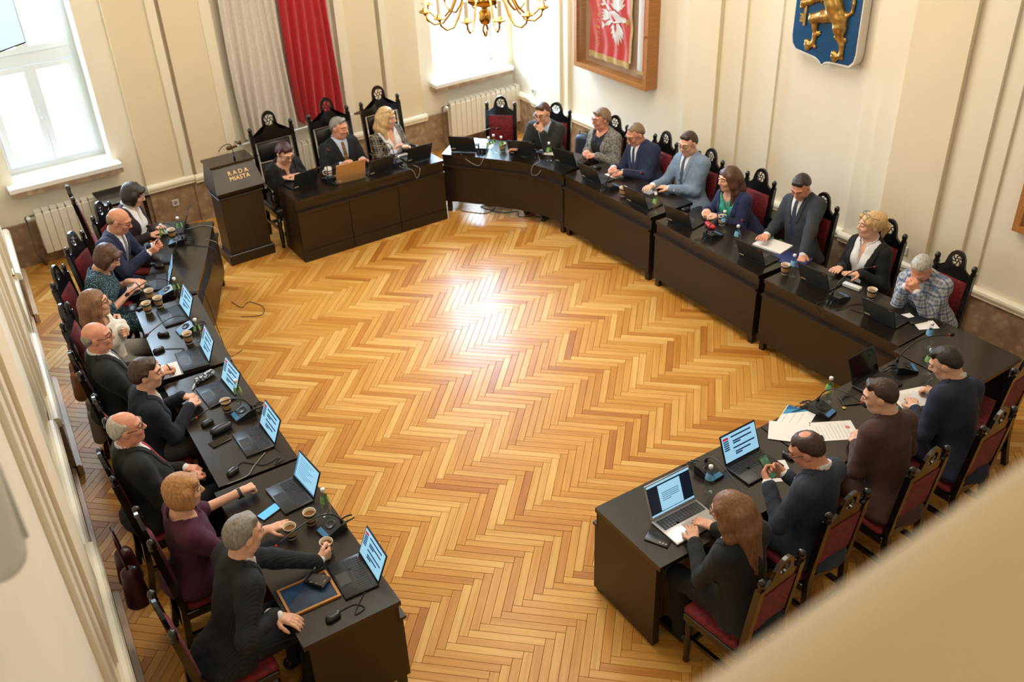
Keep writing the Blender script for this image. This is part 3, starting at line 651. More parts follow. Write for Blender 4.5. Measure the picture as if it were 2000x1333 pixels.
curtain('curtain', 'deep red hanging curtain panel beside the white one', 4.315, 4.91, .90, 3.6, pm('curtain_red', (178, 10, 28), .6, var=.12, vscale=30, sheen=.3), 6)
t = empty('curtain_rod', (3.4, 10.86, .86)); tag(t, 'white curtain rod with dark bronze finials at the hem of the curtains', 'curtain rod')
mb = MB(); mb.tube([(.06, 0, 0), (1.6, 0, .03)], .013); mb.build('pole', M_WHITE, t, smooth=True)
for x, s in ((.06, -1), (1.6, 1)): mb = MB(); mb.lathe([(.012, 0), (.012, .04), (.022, .045), (.014, .055), (.026, .085), (.028, .10), (.018, .125), (.003, .135)], 12); mb.rot(Matrix.Translation((x, 0, 0 if s < 0 else .03)) @ Matrix.Rotation(s * PI / 2, 4, 'Y')); mb.build('finial', pm('bronze', (104, 74, 44), .35, metal=.8), t, smooth=True)
for x in (.1, 1.5): mb = MB(); mb.tube([(x, 0, .0), (x, .16, .0)], .009); mb.lathe([(.018, -.02), (.022, 0), (.018, .02)], 10, (x, 0, .03)); mb.build('bracket', pm('bronze', (0, 0, 0)), t, smooth=True)
# sockets
for label, c, nx in (('white double power socket on the right wall by the room corner', (7.625, 10.66, .66), 1), ('white power socket low on the right wall behind the plaid jacket man', (7.495, 4.62, .70), 1), ('small white socket on the stone wainscot beside the lectern', (2.66, 11.055, .3), 0)):
    t = empty('wall_socket', c); tag(t, label, 'socket', 'white wall sockets')
    mb = MB(); mb.bbox(-.04, .04, -.04, .04, 0, .012, .003); M = Matrix.Rotation(-PI / 2, 4, 'Y') if nx else Matrix.Rotation(PI / 2, 4, 'X'); mb.rot(M); mb.build('plate', M_WHITE, t)
    mb = MB(); mb.lathe([(.024, .0125), (.022, .0135), (.019, .0128)], 14); mb.rot(M); mb.build('outlet', pm('socket_grey', (150, 146, 140), .5), t)
# glazed oak case with the banner
t = empty('banner_case', (7.45, 8.2, 1.31)); tag(t, 'glazed oak display case holding a red banner on the right wall', 'display case')
D_, Wd, Ht = .17, 1.34, 1.75
mb = MB(); f = .055
mb.box(0, D_, 0, f, 0, Ht); mb.box(0, D_, Wd - f, Wd, 0, Ht); mb.box(0, D_, f, Wd - f, 0, f); mb.box(0, D_, f, Wd - f, Ht - f, Ht); mb.build('case_frame', M_WOODL, t)
MB().box(D_ - .02, D_ - .002, f, Wd - f, f, Ht - f).build('back_board', pm('case_back_board', (190, 160, 128), .6), t)
MB().box(.012, .018, f, Wd - f, f, Ht - f).build('glass', M_GLASS, t)
mb = MB(); mb.lathe([(.012, 0), (.014, .01), (.01, .02)], 10); mb.rot(Matrix.Translation((-.001, f / 2, .62)) @ Matrix.Rotation(-PI / 2, 4, 'Y')); mb.build('lock', M_BRASS, t)
# banner (hangs inside the case)
b_ = empty('banner', (7.545, 8.2, 1.31)); tag(b_, 'red satin banner with white eagle and gold fringe in the case', 'banner')
def bx(y, z): return .012 * math.sin(y * 34 + 3 * math.sin(z * 5)) * (1 - .3 * z) + .004 * math.sin(z * 22)
ys = [.40 + .74 * i / 40 for i in range(41)]; zs = [.22 + 1.35 * j / 24 for j in range(25)]
mb = MB(); mb.rings([[(bx(y, z), y, z) for y in ys] for z in zs], cap=False, close=False); mb.build('cloth', pm('banner_red_satin', (214, 44, 52), .38, var=.08, vscale=6, sheen=.3), b_, smooth=True)
gold = pm('gold_fringe', (206, 178, 116), .6, var=.3, vscale=120)
mb = MB(); mb.rings([[(bx(y, .22) - .003, y, .15), (bx(y, .22) - .003, y, .222)] for y in ys], cap=False, close=False)
mb.rings([[(bx(ys[0], z) - .003, ys[0] - .035, z) for z in zs], [(bx(ys[0], z) - .003, ys[0] + .006, z) for z in zs]], cap=False, close=False); mb.build('fringe', gold, b_)
# eagle: head turned towards the near side, wings spread up and down (banner hangs sideways)
def flat(mb, pts, dx, cy, cz, k=1.3):
    mb.add([(bx(cy + a * k, cz + b * k) - dx, cy + a * k, cz + b * k) for a, b in pts], [tuple(range(len(pts)))])
wht_ = pm('eagle_white_thread', (232, 230, 226), .6, var=.08, vscale=50); eg = MB(); cy, cz = .665, .70
def leaf(a0, b0, a1, b1, w):
    dx, dy = a1 - a0, b1 - b0; l = math.hypot(dx, dy); nx, ny = -dy / l * w, dx / l * w
    return [(a0 - nx * .4, b0 - ny * .4), (a0 + dx * .6 - nx, b0 + dy * .6 - ny), (a1, b1), (a0 + dx * .6 + nx, b0 + dy * .6 + ny), (a0 + nx * .4, b0 + ny * .4)]
for s in (1, -1):
    for i in range(9):
        a = math.radians(18 + i * 17); rr = .17 + .03 * math.sin(i * .4)
        cx_, cyy = -.03, .055 * s
        flat(eg, leaf(cx_, cyy, cx_ + math.cos(a) * rr * .62 , cyy + s * math.sin(a) * rr * .95 + .01 * s, .016), .006 + i * .0003, cy, cz)
    flat(eg, leaf(.03, .03 * s, .15, .10 * s, .022), .008, cy, cz); flat(eg, leaf(.14, .09 * s, .19, .13 * s, .016), .008, cy, cz); flat(eg, leaf(.14, .09 * s, .20, .08 * s, .012), .0085, cy, cz)
for q in (-.05, -.02, .01, .04): flat(eg, leaf(.08, q * .4, .185, q, .018), .0075, cy, cz)
flat(eg, [(-.09, -.025), (-.06, .03), (.02, .055), (.09, .03), (.10, 0), (.09, -.03), (.02, -.055), (-.06, -.04)], .0095, cy, cz)
flat(eg, [(-.07, -.02), (-.115, -.03), (-.15, -.02), (-.165, -.045), (-.14, .015), (-.10, .02), (-.06, .02)], .0098, cy, cz)
eg.build('eagle', wht_, b_)
eg = MB()
for q in (-.02, -.005, .01): flat(eg, leaf(-.145, q - .008, -.19, q - .012, .008), .0105, cy, cz)
flat(eg, leaf(-.15, -.03, -.155, -.065, .006), .0105, cy, cz); eg.build('crown_and_beak', pm('gold_thread', (214, 170, 70), .4, metal=.4), b_)
def text_mesh(name, body, size, depth, mat, parent, M, spacing=1.0, line=1.0, align='CENTER'):
    cu = bpy.data.curves.new(name, 'FONT'); cu.body = body; cu.size = size; cu.extrude = depth; cu.space_character = spacing; cu.space_line = line; cu.align_x = align; cu.resolution_u = 3
    o = bpy.data.objects.new(name, cu); COL.objects.link(o); dg = bpy.context.evaluated_depsgraph_get(); me = bpy.data.meshes.new_from_object(o.evaluated_get(dg)); bpy.data.objects.remove(o); bpy.data.curves.remove(cu)
    me.transform(M); me.materials.clear(); me.materials.append(mat); r = bpy.data.objects.new(name, me); return link(r, parent)
text_mesh('lettering', 'RACA VCZCIW', .075, .001, pm('gold_thread', (0, 0, 0)), b_, Matrix.Translation((-.018, .985, .66)) @ Matrix(((0, 0, -1, 0), (0, -1, 0, 0), (-1, 0, 0, 0), (0, 0, 0, 1))), 1.55)['kind'] = 'stuff'
# second narrow red and white ribbon in the case
r_ = empty('ribbon', (7.545, 8.30, 1.31)); tag(r_, 'white and red striped ribbon hanging at the near side of the case', 'ribbon')
for c0, c1, m_ in ((.03, .075, pm('banner_red_satin', (0, 0, 0))), (.075, .17, pm('ribbon_white', (232, 230, 226), .5)), (.012, .03, pm('ribbon_white', (0, 0, 0)))):
    mb = MB(); yy = [c0 + (c1 - c0) * i / 4 for i in range(5)]; mb.rings([[(.006 * math.sin(y * 40), y, .17 + 1.4 * j / 6) for y in yy] for j in range(7)], cap=False, close=False); mb.build('stripe', m_, r_, smooth=True)
mb = MB(); mb.rings([[(-.002, y, .13), (-.002, y, .175)] for y in (.012, .06, .12, .17)], cap=False, close=False); mb.build('fringe', gold, r_)
# municipal shield with lion and key
sh = empty('shield', (7.5, 5.84, 2.14)); tag(sh, 'blue shield with gilded rampant lion holding a key on the right wall', 'shield')
out = [(-.36, 1.25), (-.37, .17), (-.355, .10), (-.31, .055), (-.08, .045), (-.03, .03), (0, 0), (.03, .03), (.08, .055), (.33, .085), (.375, .13), (.39, .20), (.385, 1.25)]
mb = MB(); n = len(out); mb.rings([[(x, y * k, z) for y, z in out] for x, k in ((.11, .99), (0, 1))]); mb.build('shield_body', pm('shield_white_edge', (226, 220, 210), .5), sh)
mb = MB(); mb.rings([[(x, y * .965, .018 + z * .985) for y, z in out] for x in (.003, -.004)]); mb.build('field', pm('shield_blue', (0, 70, 118), .35, var=.12, vscale=14, bump=.2, bscale=30), sh)
li = SDF(); X_ = -.014
def lp_(y, z, x=X_): return V3(x, y - 5.84, z - 2.14)
li.chain([lp_(5.70, 2.63), lp_(5.76, 2.72, -.03), lp_(5.83, 2.86, -.035), lp_(5.86, 2.98, -.03)], [.058, .062, .08, .085], .04)
li.chain([lp_(5.72, 2.63), lp_(5.86, 2.60), lp_(5.985, 2.555)], [.058, .047, .042], .03).chain([lp_(5.97, 2.55), lp_(5.955, 2.47), lp_(5.945, 2.41), lp_(5.955, 2.34), lp_(5.975, 2.315)], [.036, .022, .018, .017, .022], .015)
li.chain([lp_(5.68, 2.60), lp_(5.675, 2.53), lp_(5.668, 2.455)], [.056, .054, .036], .03).chain([lp_(5.66, 2.44), lp_(5.63, 2.38), lp_(5.625, 2.30), lp_(5.635, 2.28)], [.034, .022, .018, .024], .015)
for fy, fz in ((5.975, 2.315), (5.655, 2.275)):
    for k, (dy, dz) in enumerate(((.055, .02), (.058, -.012), (.04, -.04))): li.rc(lp_(fy, fz), lp_(fy + dy, fz + dz), .018, .020, .008)
    li.rc(lp_(fy - .02, fz + .01), lp_(fy - .045, fz - .012), .014, .014, .008)
for y0, z0, ds in ((6.01, 2.57, ((.035, .02), (.04, 0), (.03, -.025))), (5.93, 2.43, ((-.04, .025), (-.05, .002), (-.035, -.02))), (5.64, 2.435, ((-.045, .012), (-.05, -.006), (-.042, -.024))), (5.70, 2.44, ((.035, .02), (.04, -.006), (.025, -.03)))):
    for dy, dz in ds: li.rc(lp_(y0, z0), lp_(y0 + dy, z0 + dz), .012, .005, .006)
li.chain([lp_(5.67, 2.645), lp_(5.62, 2.645), lp_(5.575, 2.68), lp_(5.565, 2.76), lp_(5.585, 2.88), lp_(5.56, 3.02)], [.024, .017, .013, .013, .014, .03], .01)
li.chain([lp_(5.86, 2.82), lp_(5.95, 2.76), lp_(6.04, 2.70), lp_(6.10, 2.68)], [.045, .032, .026, .03], .02)
for dz in (-.025, 0, .022): li.rc(lp_(6.10, 2.675 + dz), lp_(6.125, 2.66 + dz, -.035), .014, .013, .006)
for i in range(5): li.rc(lp_(5.86 + .028 * i, 2.755), lp_(5.865 + .028 * i, 2.69), .012, .004, .006)
li.chain([lp_(5.84, 2.86), lp_(5.97, 2.93), lp_(6.07, 3.0)], [.04, .03, .03], .02).el(lp_(5.90, 3.10, -.04), (.07, .075, .075)).rc(lp_(5.95, 3.08, -.05), lp_(5.99, 3.06, -.05), .035, .03, .02)
li.p = [(a, b, c, (d * 1.22 if a == 'rc' else d), (e * 1.22 if a == 'rc' else e), f_) for a, b, c, d, e, f_ in li.p]
npmesh('lion', [li.mesh(.009)], pm('gilded_relief', (196, 154, 84), .32, metal=.85, var=.3, vscale=18), sh, V3(0, 0, 0))
ky = MB(); s_ = lambda y, z: (y - 5.84, z - 2.14)
y, z = s_(6.085, 2.47); ky.box(-.022, -.004, y - .014, y + .014, z, z + .2); y2, z2 = s_(6.10, 2.50)
ky.box(-.02, -.004, y2, y2 + .028, z2, z2 + .075); ky.box(-.02, -.004, y2 + .028, y2 + .042, z2, z2 + .016); ky.box(-.02, -.004, y2 + .028, y2 + .042, z2 + .03, z2 + .045); ky.box(-.02, -.004, y2 + .028, y2 + .042, z2 + .06, z2 + .075); ky.build('key', pm('gilded_relief', (0, 0, 0)), sh)
# picture frame cut by the right edge of the view
t = empty('picture_frame', (7.6, 3.1, 1.23)); tag(t, 'corner of a wooden picture frame at the right edge of the wall', 'picture frame')
mb = MB(); mb.box(-.05, .028, .0, .62, 0, .06); mb.box(-.05, .028, 0, .06, .06, .9); mb.box(-.05, .028, .56, .62, .06, .9); mb.box(-.05, .028, .06, .56, .84, .9); mb.build('frame', M_WOODL, t); MB().box(.0, .02, .06, .56, .06, .84).build('picture', pm('picture_paper', (200, 190, 170), .7), t)
# small wall sensor, television, loudspeaker
t = empty('wall_sensor', (7.63, 10.72, 1.62)); tag(t, 'small white round wall sensor with dark eye near the corner', 'sensor')
mb = MB(); mb.lathe([(.035, 0), (.034, .012), (.02, .018)], 14); mb.rot(Matrix.Rotation(-PI / 2, 4, 'Y')); mb.build('housing', M_WHITE, t, smooth=True); mb = MB(); mb.lathe([(.012, .0182), (.010, .021), (.002, .022)], 10); mb.rot(Matrix.Rotation(-PI / 2, 4, 'Y')); mb.build('eye', pm('black_plastic', (20, 20, 22), .4), t)
tv = empty('television', (1.15, 8.0, 3.11), math.radians(34 + 180)); tag(tv, 'wall television with a pale blue slide at the top left corner', 'television')
tm = Matrix.Rotation(math.radians(0), 4, 'X')
mb = MB(); mb.bbox(0, .92, -.05, 0, 0, .54, .006); mb.build('tv_housing', pm('black_plastic', (0, 0, 0)), tv)
mb = MB(); mb.box(.012, .908, 0, .003, .012, .528); mb.build('screen', pm('tv_slide_blue', (176, 218, 240), .3, emit=.55), tv)
mb = MB()
for z in (.12, .20, .30, .42): mb.box(.25, .25 + .3 * (1 - z), .003, .004, z, z + .010)
mb.build('slide_text', pm('tv_slide_text', (64, 96, 140), .4, emit=.2), tv)
mb = MB(); mb.tube([(.45, -.05, .27), (.55, -.30, .27), (.80, -.22, .27)], .02); mb.build('bracket', pm('black_plastic', (0, 0, 0)), tv)
sp = empty('wall_loudspeaker', (XL(2.2) - .16, 2.2, 3.27)); tag(sp, 'white rounded loudspeaker on the left wall at the picture edge', 'loudspeaker')
s_ = SDF().rc((.075, -.05, .08), (.095, -.05, .44), .075, .07, .05).rc((.075, .08, .08), (.095, .08, .44), .075, .07, .05).rc((.03, -.06, .10), (.03, .09, .44), .03, .03, .06)
npmesh('cabinet', [s_.mesh(.012)], pm('speaker_white', (222, 222, 218), .4), sp, V3(0, 0, 0))
mb = MB(); mb.box(.148, .160, -.07, .10, .10, .42); mb.build('grille', pm('speaker_grille', (190, 186, 178), .6), sp)
mb = MB(); mb.tube([(.0, .015, .25), (.05, .015, .25)], .02); mb.build('wall_bracket', M_WHITE, sp)
# chandelier
ch = empty('chandelier', (4.2, 6.5, 2.9)); tag(ch, 'brass chandelier with curved arms and white candles at the top', 'chandelier')
mb = MB(); mb.lathe([(.006, .09), (.03, .095), (.035, .10), (.046, .125), (.05, .15), (.046, .178), (.028, .20), (.02, .215), (.05, .23), (.12, .255), (.145, .28), (.15, .31), (.12, .34), (.05, .37), (.03, .40), (.05, .46), (.06, .52), (.04, .60), (.018, .66), (.018, 4.1)], 24); mb.build('stem', M_BRASS, ch, smooth=True)
mb = MB(); mb.tube([(.022 * math.cos(a) * (1 if math.sin(a) > -.3 else .6), 0, .045 + .045 * math.sin(a)) for a in [2 * PI * i / 14 for i in range(15)]], .008, 6); mb.build('pendant_ring', M_BRASS, ch, smooth=True)
am = MB(); am.tube([(.10, 0, .29), (.16, 0, .33), (.22, 0, .30), (.27, 0, .20), (.33, 0, .135), (.40, 0, .13), (.45, 0, .17), (.465, 0, .225)], .0085, 7); arm_me = mkmesh('arm', am.v, am.f, M_BRASS, True)
cu_ = MB(); cu_.lathe([(.008, .205), (.02, .222), (.045, .228), (.05, .236), (.044, .238), (.02, .236), (.018, .262), (.014, .262)], 16, (.465, 0, 0)); cup_me = mkmesh('drip_pan', cu_.v, cu_.f, M_BRASS, True)
cn = MB(); cn.lathe([(.0165, .262), (.0165, .375)], 12, (.465, 0, 0)); can_me = mkmesh('candle', cn.v, cn.f, pm('candle_sleeve', (240, 230, 210), .5))
bu = MB(); bu.lathe([(.008, .375), (.016, .40), (.014, .43), (.002, .46)], 10, (.465, 0, 0)); bul_me = mkmesh('bulb', bu.v, bu.f, pm('warm_bulb', (255, 214, 150), .3, emit=14))
for i in range(12):
    a = 2 * PI * (i + .35) / 12
    ao = bpy.data.objects.new('arm', arm_me); ao.rotation_euler = (0, 0, a); link(ao, ch)
    for me, nm in ((cup_me, 'drip_pan'), (can_me, 'candle'), (bul_me, 'bulb')): link(bpy.data.objects.new(nm, me), ao)
l = bpy.data.lights.new('chandelier_light', 'POINT'); l.energy = 95; l.color = (1, .84, .62); l.shadow_soft_size = .42; lo = bpy.data.objects.new('chandelier_light', l); lo.location = (4.2, 6.5, 3.42); COL.objects.link(lo)
# ================================================================= FURNITURE
TZ = .735
def table(label, path, depth=.58, zb=.10, mids=(), plinth=False, ends=(1, 1)):
    c = (sum(p[0] for p in path) / len(path), sum(p[1] for p in path) / len(path)); P = [(x - c[0], y - c[1]) for x, y in path]
    t = empty('conference_table', (c[0], c[1], 0)); tag(t, label, 'table', 'dark wooden conference tables in a horseshoe')
    MB().sweep(P, 0, depth, .700, TZ).build('tabletop', M_TOP, t)
    MB().sweep(P, .018, .036, .600, .6995).build('fascia', M_DARK, t)
    MB().sweep(P, -.022, .04, .578, .5995).build('moulding', M_DARK, t)
    z0 = .13 if plinth else zb
    n = 3 if plinth else 1
    for i in range(n):
        if n == 1: seg = P
        else: a, b = Vector(P[0]), Vector(P[-1]); seg = [tuple(a + (b - a) * (i / n) + (b - a).normalized() * .004), tuple(a + (b - a) * ((i + 1) / n) - (b - a).normalized() * .004)]
        MB().sweep(seg, .0, .02, z0, .5775).build('front_panel', M_DARK, t)
        if plinth: MB().sweep(seg, -.008, .02, 0, z0 - .003).build('plinth', M_DARK, t)
    for k, (a, b) in enumerate(((P[0], P[1]), (P[-1], P[-2]))):
        a = Vector(a); d = (Vector(b) - a).normalized(); s = [tuple(a), tuple(a + d * .03)] if k == 0 else [tuple(a + d * .03), tuple(a)]
        if ends[k]: MB().sweep(s, .0205, depth - .03, zb if not plinth else 0, .6995).build('end_panel', M_DARK, t)
        q = [tuple(a + d * .012), tuple(a + d * .062)] if k == 0 else [tuple(a + d * .062), tuple(a + d * .012)]
        if not plinth:
            MB().sweep(q, .0205, .07, 0, zb + .2).build('leg', M_DARK, t); MB().sweep(q, depth - .09, depth - .04, 0, .6995).build('leg', M_DARK, t)
    return t
table('presidium table with three front panels before the tall leather chairs', [(3.44, 9.22), (5.27, 9.18)], .54, plinth=True)
table('curved dark table at the far right below the right window', [(5.357, 9.355), (5.47, 9.215), (5.577, 9.07), (5.69, 8.915), (5.79, 8.75), (5.895, 8.59), (5.98, 8.416), (6.045, 8.20), (6.08, 7.985)], .56, .14)
table('straight dark table of the right row in front of the light blue suit', [(6.082, 7.965), (6.09, 6.555)], .58)
table('straight dark table of the right row with the blue folder on it', [(6.085, 6.47), (6.035, 5.065)], .58)
table('straight dark table of the right row nearest the plaid jacket man', [(6.03, 4.99), (6.04, 3.60)], .58)
c0 = empty('corner_table', (6.33, 3.25, 0)); tag(c0, 'dark corner table joining the right row and the near row', 'table', 'dark wooden conference tables in a horseshoe')
MB().box(-.38, .30, -.32, .335, .700, TZ).build('tabletop', M_TOP, c0); MB().box(.25, .28, -.28, .30, .05, .6995).build('side_panel', M_DARK, c0)
for x, y in ((-.37, .02), (-.37, .28), (.2, -.28), (.2, .28)): MB().box(x, x + .05, y - .025, y + .025, 0, .6995).build('leg', M_DARK, c0)
table('dark table of the near row holding the documents and black laptop', [(5.94, 3.50), (4.43, 3.545)], .60, .04)
table('dark table of the near row ending beside the silver laptop', [(4.42, 3.546), (2.98, 3.60)], .64, .03)
table('dark table at the near end of the left row with the framed picture', [(1.593, 3.665), (1.658, 5.21)], .60, .10)
table('dark table of the left row with two mice and a handset', [(1.664, 5.235), (1.748, 6.66)], .56, .10)
table('dark table of the left row under the group of three paper cups', [(1.755, 6.70), (1.90, 7.92)], .54, .10)
table('curved dark table at the far left beside the lectern', [(1.91, 7.95), (2.0, 8.15), (2.10, 8.33), (2.20, 8.52), (2.33, 8.80), (2.45, 9.06), (2.575, 9.32)], .50, .14)
# lectern
le = empty('lectern', (3.02, 9.82, 0)); tag(le, 'dark wooden lectern with gold RADA MIASTA lettering beside the presidium table', 'lectern')
MB().bbox(-.262, .262, -.165, .165, 0, .12, .006).build('plinth', M_DARK, le)
MB().box(-.235, .235, -.14, .14, .1205, .772).build('body', M_DARK, le)
MB().bbox(-.255, .255, -.16, .16, .7725, .79, .003).build('moulding', M_DARK, le)
q = lambda x0, x1, y0, y1, z: [(x0, y0, z), (x1, y0, z), (x1, y1, z), (x0, y1, z)]
MB().rings([q(-.235, .235, -.145, .15, .7905), q(-.272, .272, -.20, .18, .86), q(-.228, .228, -.055, .20, 1.10)]).build('reading_desk', M_DARK, le)
mb = MB(); mb.hexa(q(-.248, .248, -.075, .215, 1.101), q(-.248, .248, -.075, .215, 1.122)); mb.build('desk_top', M_TOP, le)
ang = math.atan2(.24, .145)
GLT = pm('gold_letters', (206, 172, 112), .35, metal=.4)
for tx_, sp_, dz in (('RADA', 1.55, .030), ('MIASTA', 1.05, -.030)): text_mesh('lettering', tx_, .064, .0015, GLT, le, Matrix.Translation((.03, -.131, .985)) @ Matrix.Rotation(ang, 4, 'X') @ Matrix.Translation((0, dz - .005, 0)), sp_)
mb = MB(); mb.tube(arc3((.05, -.02, 1.122), (.05, -.02, 1.30), (.03, -.02, 1.305), 4) + arc3((.03, -.02, 1.305), (-.04, -.01, 1.325), (-.10, .0, 1.245), 5)[1:], .005, 6); mb.lathe([(.013, 1.1225), (.012, 1.16), (.007, 1.19)], 10, (.05, -.02, 0)); mb.build('gooseneck', pm('black_plastic', (0, 0, 0)), le, smooth=True)
# carved chairs
M_CW = pm('chair_black_wood', (18, 14, 12), .22, var=.2, vscale=12, coat=.5)
M_VEL = pm('red_velvet', (110, 10, 20), .75, var=.55, vscale=34, bump=.3, bscale=90, sheen=.06)
M_LEA = pm('black_leather', (24, 23, 24), .38, bump=.2, bscale=140)
def crest(W, zb, zs, zt, rh, hc, tilt):
    """arched crest board with a round pierced opening"""
    out = [(0, zt), (.03, zt - .006), (.06, zt - .03), (.078, zt - .07), (.092, zs + .045), (.115, zs + .018), (W * .86, zs + .006), (W, zs), (W, (zs + zb) / 2), (W, zb), (W * .6, zb), (W * .25, zb), (0, zb)]
    pts = out + [(-x, z) for x, z in reversed(out[1:-1])]
    pts = [p for p in pts]; n = len(pts); mb = MB(); th = .022
    inn = []
    for x, z in pts: a = math.atan2(z - hc, x); inn.append((rh * math.cos(a), hc + rh * math.sin(a)))
    def v(p, k): return (p[0], tilt(p[1]) + k * th - th / 2, p[1])
    for i in range(n):
        j = (i + 1) % n
        A = [v(pts[i], 0), v(pts[j], 0), v(inn[j], 0), v(inn[i], 0), v(pts[i], 1), v(pts[j], 1), v(inn[j], 1), v(inn[i], 1)]
        mb.add(A, [(0, 1, 2, 3), (7, 6, 5, 4), (1, 0, 4, 5), (3, 2, 6, 7)])
    return mb
def chair(label, throne=False):
    k = 1.0 if not throne else 1.28; W = .172 if not throne else .242; zt = 1.135 if not throne else 1.42; ps = 1.0 if not throne else 1.22
    t = empty('carved_chair'); tag(t, label, 'chair', 'carved high-back chairs' if not throne else 'tall leather presidium chairs'); sm = M_LEA if throne else M_VEL
    def tl_(z): return -.19 - .075 * max(0, z - .45) / .6
    mb = MB(); fw_ = W + .045; mb.bbox(-fw_, fw_, -.17, .225, .432, .478, .014); mb.build('seat', sm, t, auto=50)
    mb = MB(); mb.bbox(-fw_, fw_, -.19, .22, .372, .4315, .005); mb.build('seat_frame', M_CW, t)
    for s in (1, -1):
        mb = MB(); mb.lathe([(.016, 0), (.024, .01), (.018, .05), (.024, .10), (.027, .20), (.02, .26), (.027, .28), (.027, .3715)], 10, (s * (fw_ - .03), .19, 0)); mb.build('front_leg', M_CW, t, smooth=True)
        mb = MB(); d = .021
        def rg(z, y): x = s * W; return [(x - d, y - d, z), (x + d, y - d, z), (x + d, y + d, z), (x - d, y + d, z)]
        mb.rings([rg(0, -.25), rg(.2, -.215), rg(.45, -.195), rg(ps - .02, tl_(ps - .02))]); po = mb.build('back_post', M_CW, t)
        mb = MB(); mb.lathe([(.022, ps - .0195), (.026, ps - .01), (.016, ps), (.022, ps + .008), (.025, ps + .03), (.021, ps + .05), (.008, ps + .06)], 10, (s * W, tl_(ps), 0)); mb.build('finial', M_CW, po, smooth=True)
    zs = ps - .045; rh = .050 if not throne else .062; hc = zt - .085 if not throne else zt - .10; zb = .905 if not throne else 1.10
    if throne:
        mb = crest(W - .0215, zb, zs, zt, rh, hc, tl_)
    else: mb = crest(W - .0215, zb, zs, zt, rh, hc, tl_)
    co = mb.build('crest_rail', M_CW, t)
    mb = MB(); y0 = tl_(hc)
    mb.tube([(rh * .32 * math.cos(a), y0, hc + rh * .32 * math.sin(a)) for a in [2 * PI * i / 10 for i in range(11)]], .0055, 5)
    for i in range(6):
        a = 2 * PI * i / 6 + .3; b = a + .55
        mb.tube([(rh * .3 * math.cos(a), y0, hc + rh * .3 * math.sin(a)), (rh * .66 * math.cos(a + .12), y0, hc + rh * .66 * math.sin(a + .12)), (rh * 1.02 * math.cos(b), y0, hc + rh * 1.02 * math.sin(b))], .0055, 5)
    mb.build('fretwork', M_CW, co)
    def pad(nm, z0, z1, m_, hw):
        mb = MB(); R = []
        for i, (e, yy) in enumerate(((.0, -.016), (.0, .012), (.022, .030))):
            R.append([(-hw + e, tl_(z0) + yy, z0 + e), (hw - e, tl_(z0) + yy, z0 + e), (hw - e, tl_(z1) + yy, z1 - e), (-hw + e, tl_(z1) + yy, z1 - e)])
        mb.rings(R); mb.build(nm, m_, t, auto=60)
    if throne:
        pad('back_pad', .58, .86, M_LEA, W - .05); pad('head_pad', .88, 1.085, M_LEA, W - .05)
        for s in (1, -1):
            mb = MB(); mb.tube([(s * W, tl_(.68) + .02, .68), (s * (W + .02), .0, .70), (s * (W + .03), .20, .68)], .02, 8); mb.tube([(s * (W + .03), .17, .675), (s * (W + .02), .17, .40)], .018, 8); mb.build('armrest', M_CW, t, smooth=True)
    else: pad('back_upholstery', .585, .898, M_VEL, W - .024)
    mb = MB(); mb.box(-W + .0215, W - .0215, tl_(.55) - .016, tl_(.55) + .016, .535, .58); mb.build('back_rail', M_CW, t)
    for y in (.19, -.212): MB().box(-W + .02, W - .02, y - .012, y + .012, .14, .175).build('stretcher', M_CW, t)
    for s in (1, -1): MB().box(s * (W + .008) - .012, s * (W + .008) + .012, -.20, .17, .19, .222).build('stretcher', M_CW, t)
    return t
CH = {}
def put_chair(label, x, y, head, proto=None, throne=False):
    """x, y: middle between the two finials; head: heading of the sitter in degrees"""
    key = 'T' if throne else 'N'; a = math.radians(head); d = .245 if not throne else .27
    loc = (x + math.cos(a) * d, y + math.sin(a) * d, 0); rz = a - PI / 2
    if key not in CH: CH[key] = chair(label, throne); c = CH[key]; c.location = loc; c.rotation_euler = (0, 0, rz)
    else: c = clone(CH[key], loc, rz)
    c['label'] = label; return c
W_ = 'carved red velvet chair '
put_chair('tall black leather carved chair behind the dark-haired woman by the lectern', 3.66, 10.17, -90, throne=True)
put_chair('tall black leather carved chair behind the grey-haired man in the middle', 4.36, 10.15, -90, throne=True)
put_chair('tall black leather carved chair behind the blonde woman in tartan', 5.02, 10.13, -90, throne=True)
